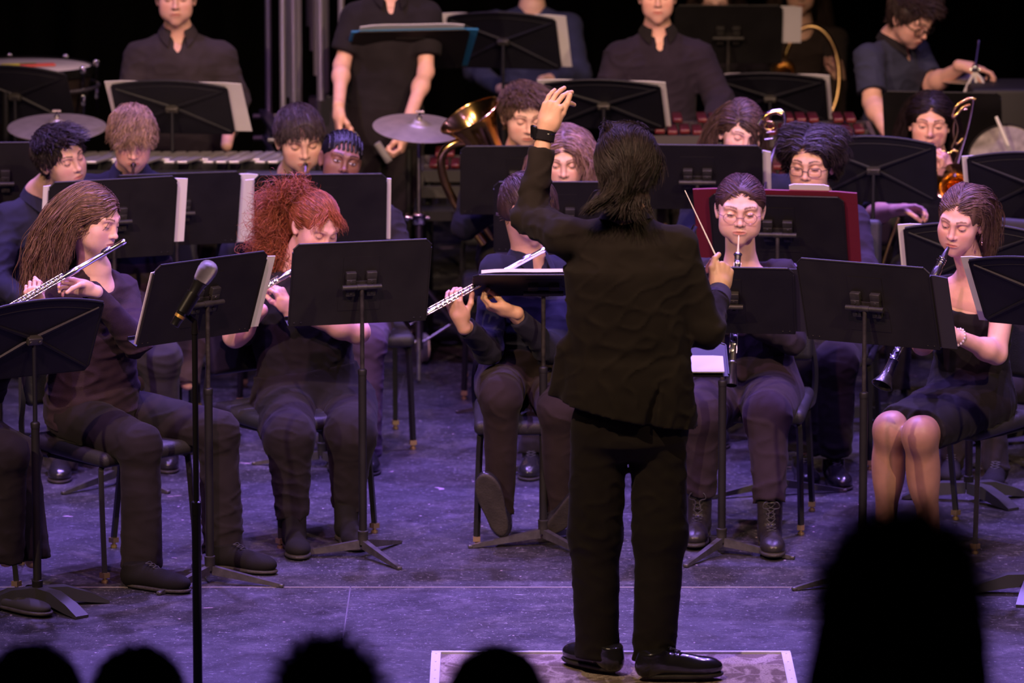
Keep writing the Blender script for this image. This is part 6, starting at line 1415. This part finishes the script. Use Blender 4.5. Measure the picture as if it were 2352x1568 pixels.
# ================= big brass
br = M_BRASS(); dbr = mat('aged_brass', (.50, .34, .15), .28, 1, .5, .03, 40, .2, 10)
c = W(1080, 266, 24.05); root = thing('euphonium', 'large brass horn with its bell turned up, left of the raised hand', 'horn', c); ax = nrm(V(-.47, -.20, .86))
mb = MB(); mb.lathe((0, 0, 0), ax, [(-.44, .026), (-.34, .032), (-.22, .046), (-.13, .066), (-.06, .092), (-.02, .118), (0, .134), (.003, .137), (.005, .134), (0, .130), (-.02, .113), (-.06, .087), (-.13, .061), (-.22, .041), (-.34, .028)], 48, False); mb.build('bell', br, root)
e1 = nrm(np.cross(ax, [0, 1, 0])); e2 = np.cross(ax, e1); mb = MB(); mb.tube([ax * .003 + (e1 * math.cos(t) + e2 * math.sin(t)) * .1345 for t in np.linspace(0, 2 * math.pi, 65)[:-1]], .0034, 8, close=True); mb.build('bell_rim', br, root)
def T(*p, Y=24.05): return [W(a_, b_, Y) - c for a_, b_ in p]
mb = MB(); mb.tube(smooth_path(T((1118, 338), (1075, 326), (1040, 332), (1016, 356), (1016, 398), (1034, 446), (1068, 500), (1112, 560)), 6), .0185, 14); mb.build('bow_tube', br, root)
mb = MB(); mb.tube(smooth_path(T((1092, 480), (1108, 512), (1150, 575)), 5), .013, 12); mb.tube(smooth_path(T((1120, 480), (1132, 505), (1165, 550)), 5), .010, 12); mb.tube(smooth_path([ax * -.42, ax * -.5 + V(.02, 0, -.03), ax * -.52 + V(.02, 0, -.10), *T((1180, 560))], 5), [.026] * 15 + [.022], 12) if False else None; mb.build('lower_branch', dbr, root)
mb = MB(); mb.tube(smooth_path(T((1188, 332), (1165, 345), (1140, 380), (1128, 430)), 5), .006, 10); mb.lathe(T((1192, 322))[0], T((1170, 345))[0] - T((1192, 322))[0], [(0, .014), (.01, .013), (.03, .006), (.05, .005)], 14); mb.build('mouthpipe', M_SILVER(), root)
for i in range(3): mb = MB(); p = T((1140 + i * 14, 380 + i * 4))[0]; mb.tube([p, p - ax * .14], .014, 12); mb.tube([p, p + ax * .03], .004, 6); mb.build('valve', br, root)
# trombones
def slide(pts, Y, r, o, name, root, m): mb = MB(); mb.tube(smooth_path([W(a_, b_, Y + (dy[0] if dy else 0)) - o for a_, b_, *dy in pts], 7), r, 10); mb.build(name, m, root)
o_ = W(1775, 300, 22.9); root = thing('trombone', 'trombone with a bright bow behind the stand right of the conductor', 'trombone', o_)
slide([(1742, 285), (1756, 266), (1775, 256), (1795, 255), (1803, 268), (1798, 292), (1778, 345), (1764, 400), (1745, 470)], 22.9, .0075, o_, 'main_slide', root, M_SILVER())
slide([(1752, 276), (1762, 264), (1782, 258), (1796, 262)], 22.88, .0085, o_, 'bow', root, br)
slide([(1756, 288), (1764, 280), (1776, 282), (1778, 292), (1768, 298), (1758, 294), (1756, 288)], 22.92, .0045, o_, 'brace_ring', root, br)
slide([(1760, 304), (1780, 302)], 22.92, .003, o_, 'brace', root, M_SILVER()); slide([(1756, 320), (1776, 318)], 22.9, .003, o_, 'brace', root, M_SILVER())
o_ = W(2188, 418, 23.5); root = thing('trombone', 'golden slide trombone in front of the black-haired person, bell facing the hall', 'trombone', o_)
slide([(2236, 226), (2234, 246), (2222, 300), (2206, 352), (2192, 404)], 23.56, np.array([.0055] * 14 + list(np.linspace(.0055, .016, 15))), o_, 'bell_tube', root, mat('polished_brass_tube', (.80, .62, .42), .16, 1))
slide([(2240, 228), (2228, 226), (2205, 236), (2192, 250), (2188, 268), (2198, 262), (2212, 246), (2228, 240)], 23.58, .0065, o_, 'tuning_slide', root, br)
slide([(2196, 262), (2190, 300), (2196, 330), (2212, 318)], 23.64, .0055, o_, 'inner_tube', root, dbr)
slide([(2205, 252), (2222, 250)], 23.6, .004, o_, 'brace', root, br); slide([(2192, 268), (2200, 300), (2186, 340)], 23.62, .004, o_, 'brace', root, dbr)
ax = nrm(V(-.25, -.72, .42)); mb = MB(); mb.lathe(V(0, 0, 0), ax, [(-.16, .016), (-.10, .024), (-.05, .038), (-.018, .058), (0, .078), (.002, .080), (.0, .076), (-.018, .054), (-.05, .034), (-.10, .020), (-.16, .012)], 40, False); mb.build('bell', mat('gold_brass', (.90, .50, .12), .14, 1), root)
slide([(2148, 350), (2160, 345), (2180, 352), (2190, 345), (2200, 348)], 23.8, .006, o_, 'mouthpipe', root, br)
slide([(2065, 500), (2050, 540), (2030, 600), (2010, 680)], 23.3, .0065, o_, 'main_slide', root, dbr)
# coiled horn at the back
o_ = W(1834, 178, 28.0); root = thing('sousaphone', 'coiled brass horn held by the long-haired player at the back right', 'horn', o_)
ring = [V(.06 + .17 * math.cos(t) * .8, .0 + .05 * math.sin(t), .0 + .24 * math.sin(t)) for t in np.linspace(0, 6.283, 41)[:-1]]; mb = MB(); mb.tube(ring, .013, 12, close=True); mb.build('main_coil', dbr, root)
mb = MB(); mb.tube(smooth_path([V(.18, 0, -.1), V(.12, -.02, -.28), V(.0, -.02, -.34), V(-.1, 0, -.25)], 6), .016, 12); mb.build('lower_bow', dbr, root)
mb = MB(); mb.lathe(V(-.05, -.06, .02), V(-.3, -.9, .3), [(0, .016), (.06, .03), (.09, .05), (.10, .06), (.09, .045), (.05, .024)], 28, False); mb.build('bell', dbr, root)
# baritone behind the baton and a shining tube by the conductor's sleeve
a, b = W(1588, 548, 21.75), W(1598, 518, 21.75); r_ = thing('bassoon', "tall instrument with a shining tube end between the conductor's right shoulder and the oboist", 'bassoon', V(a[0] - .18, a[1], 0)); a = V(*r_.location); mb = MB(); mb.tube([V(0, 0, .02), V(.01, 0, .45)], [.03, .024], 14); mb.build('boot_joint', M_EBONY(), r_); mb = MB(); mb.tube([V(.01, 0, .44), V(.06, 0, .80), b - a], [.012, .010, .010], 12); mb.build('tube', M_CHROME(), r_)
a = W(2085, 480, 23.2)
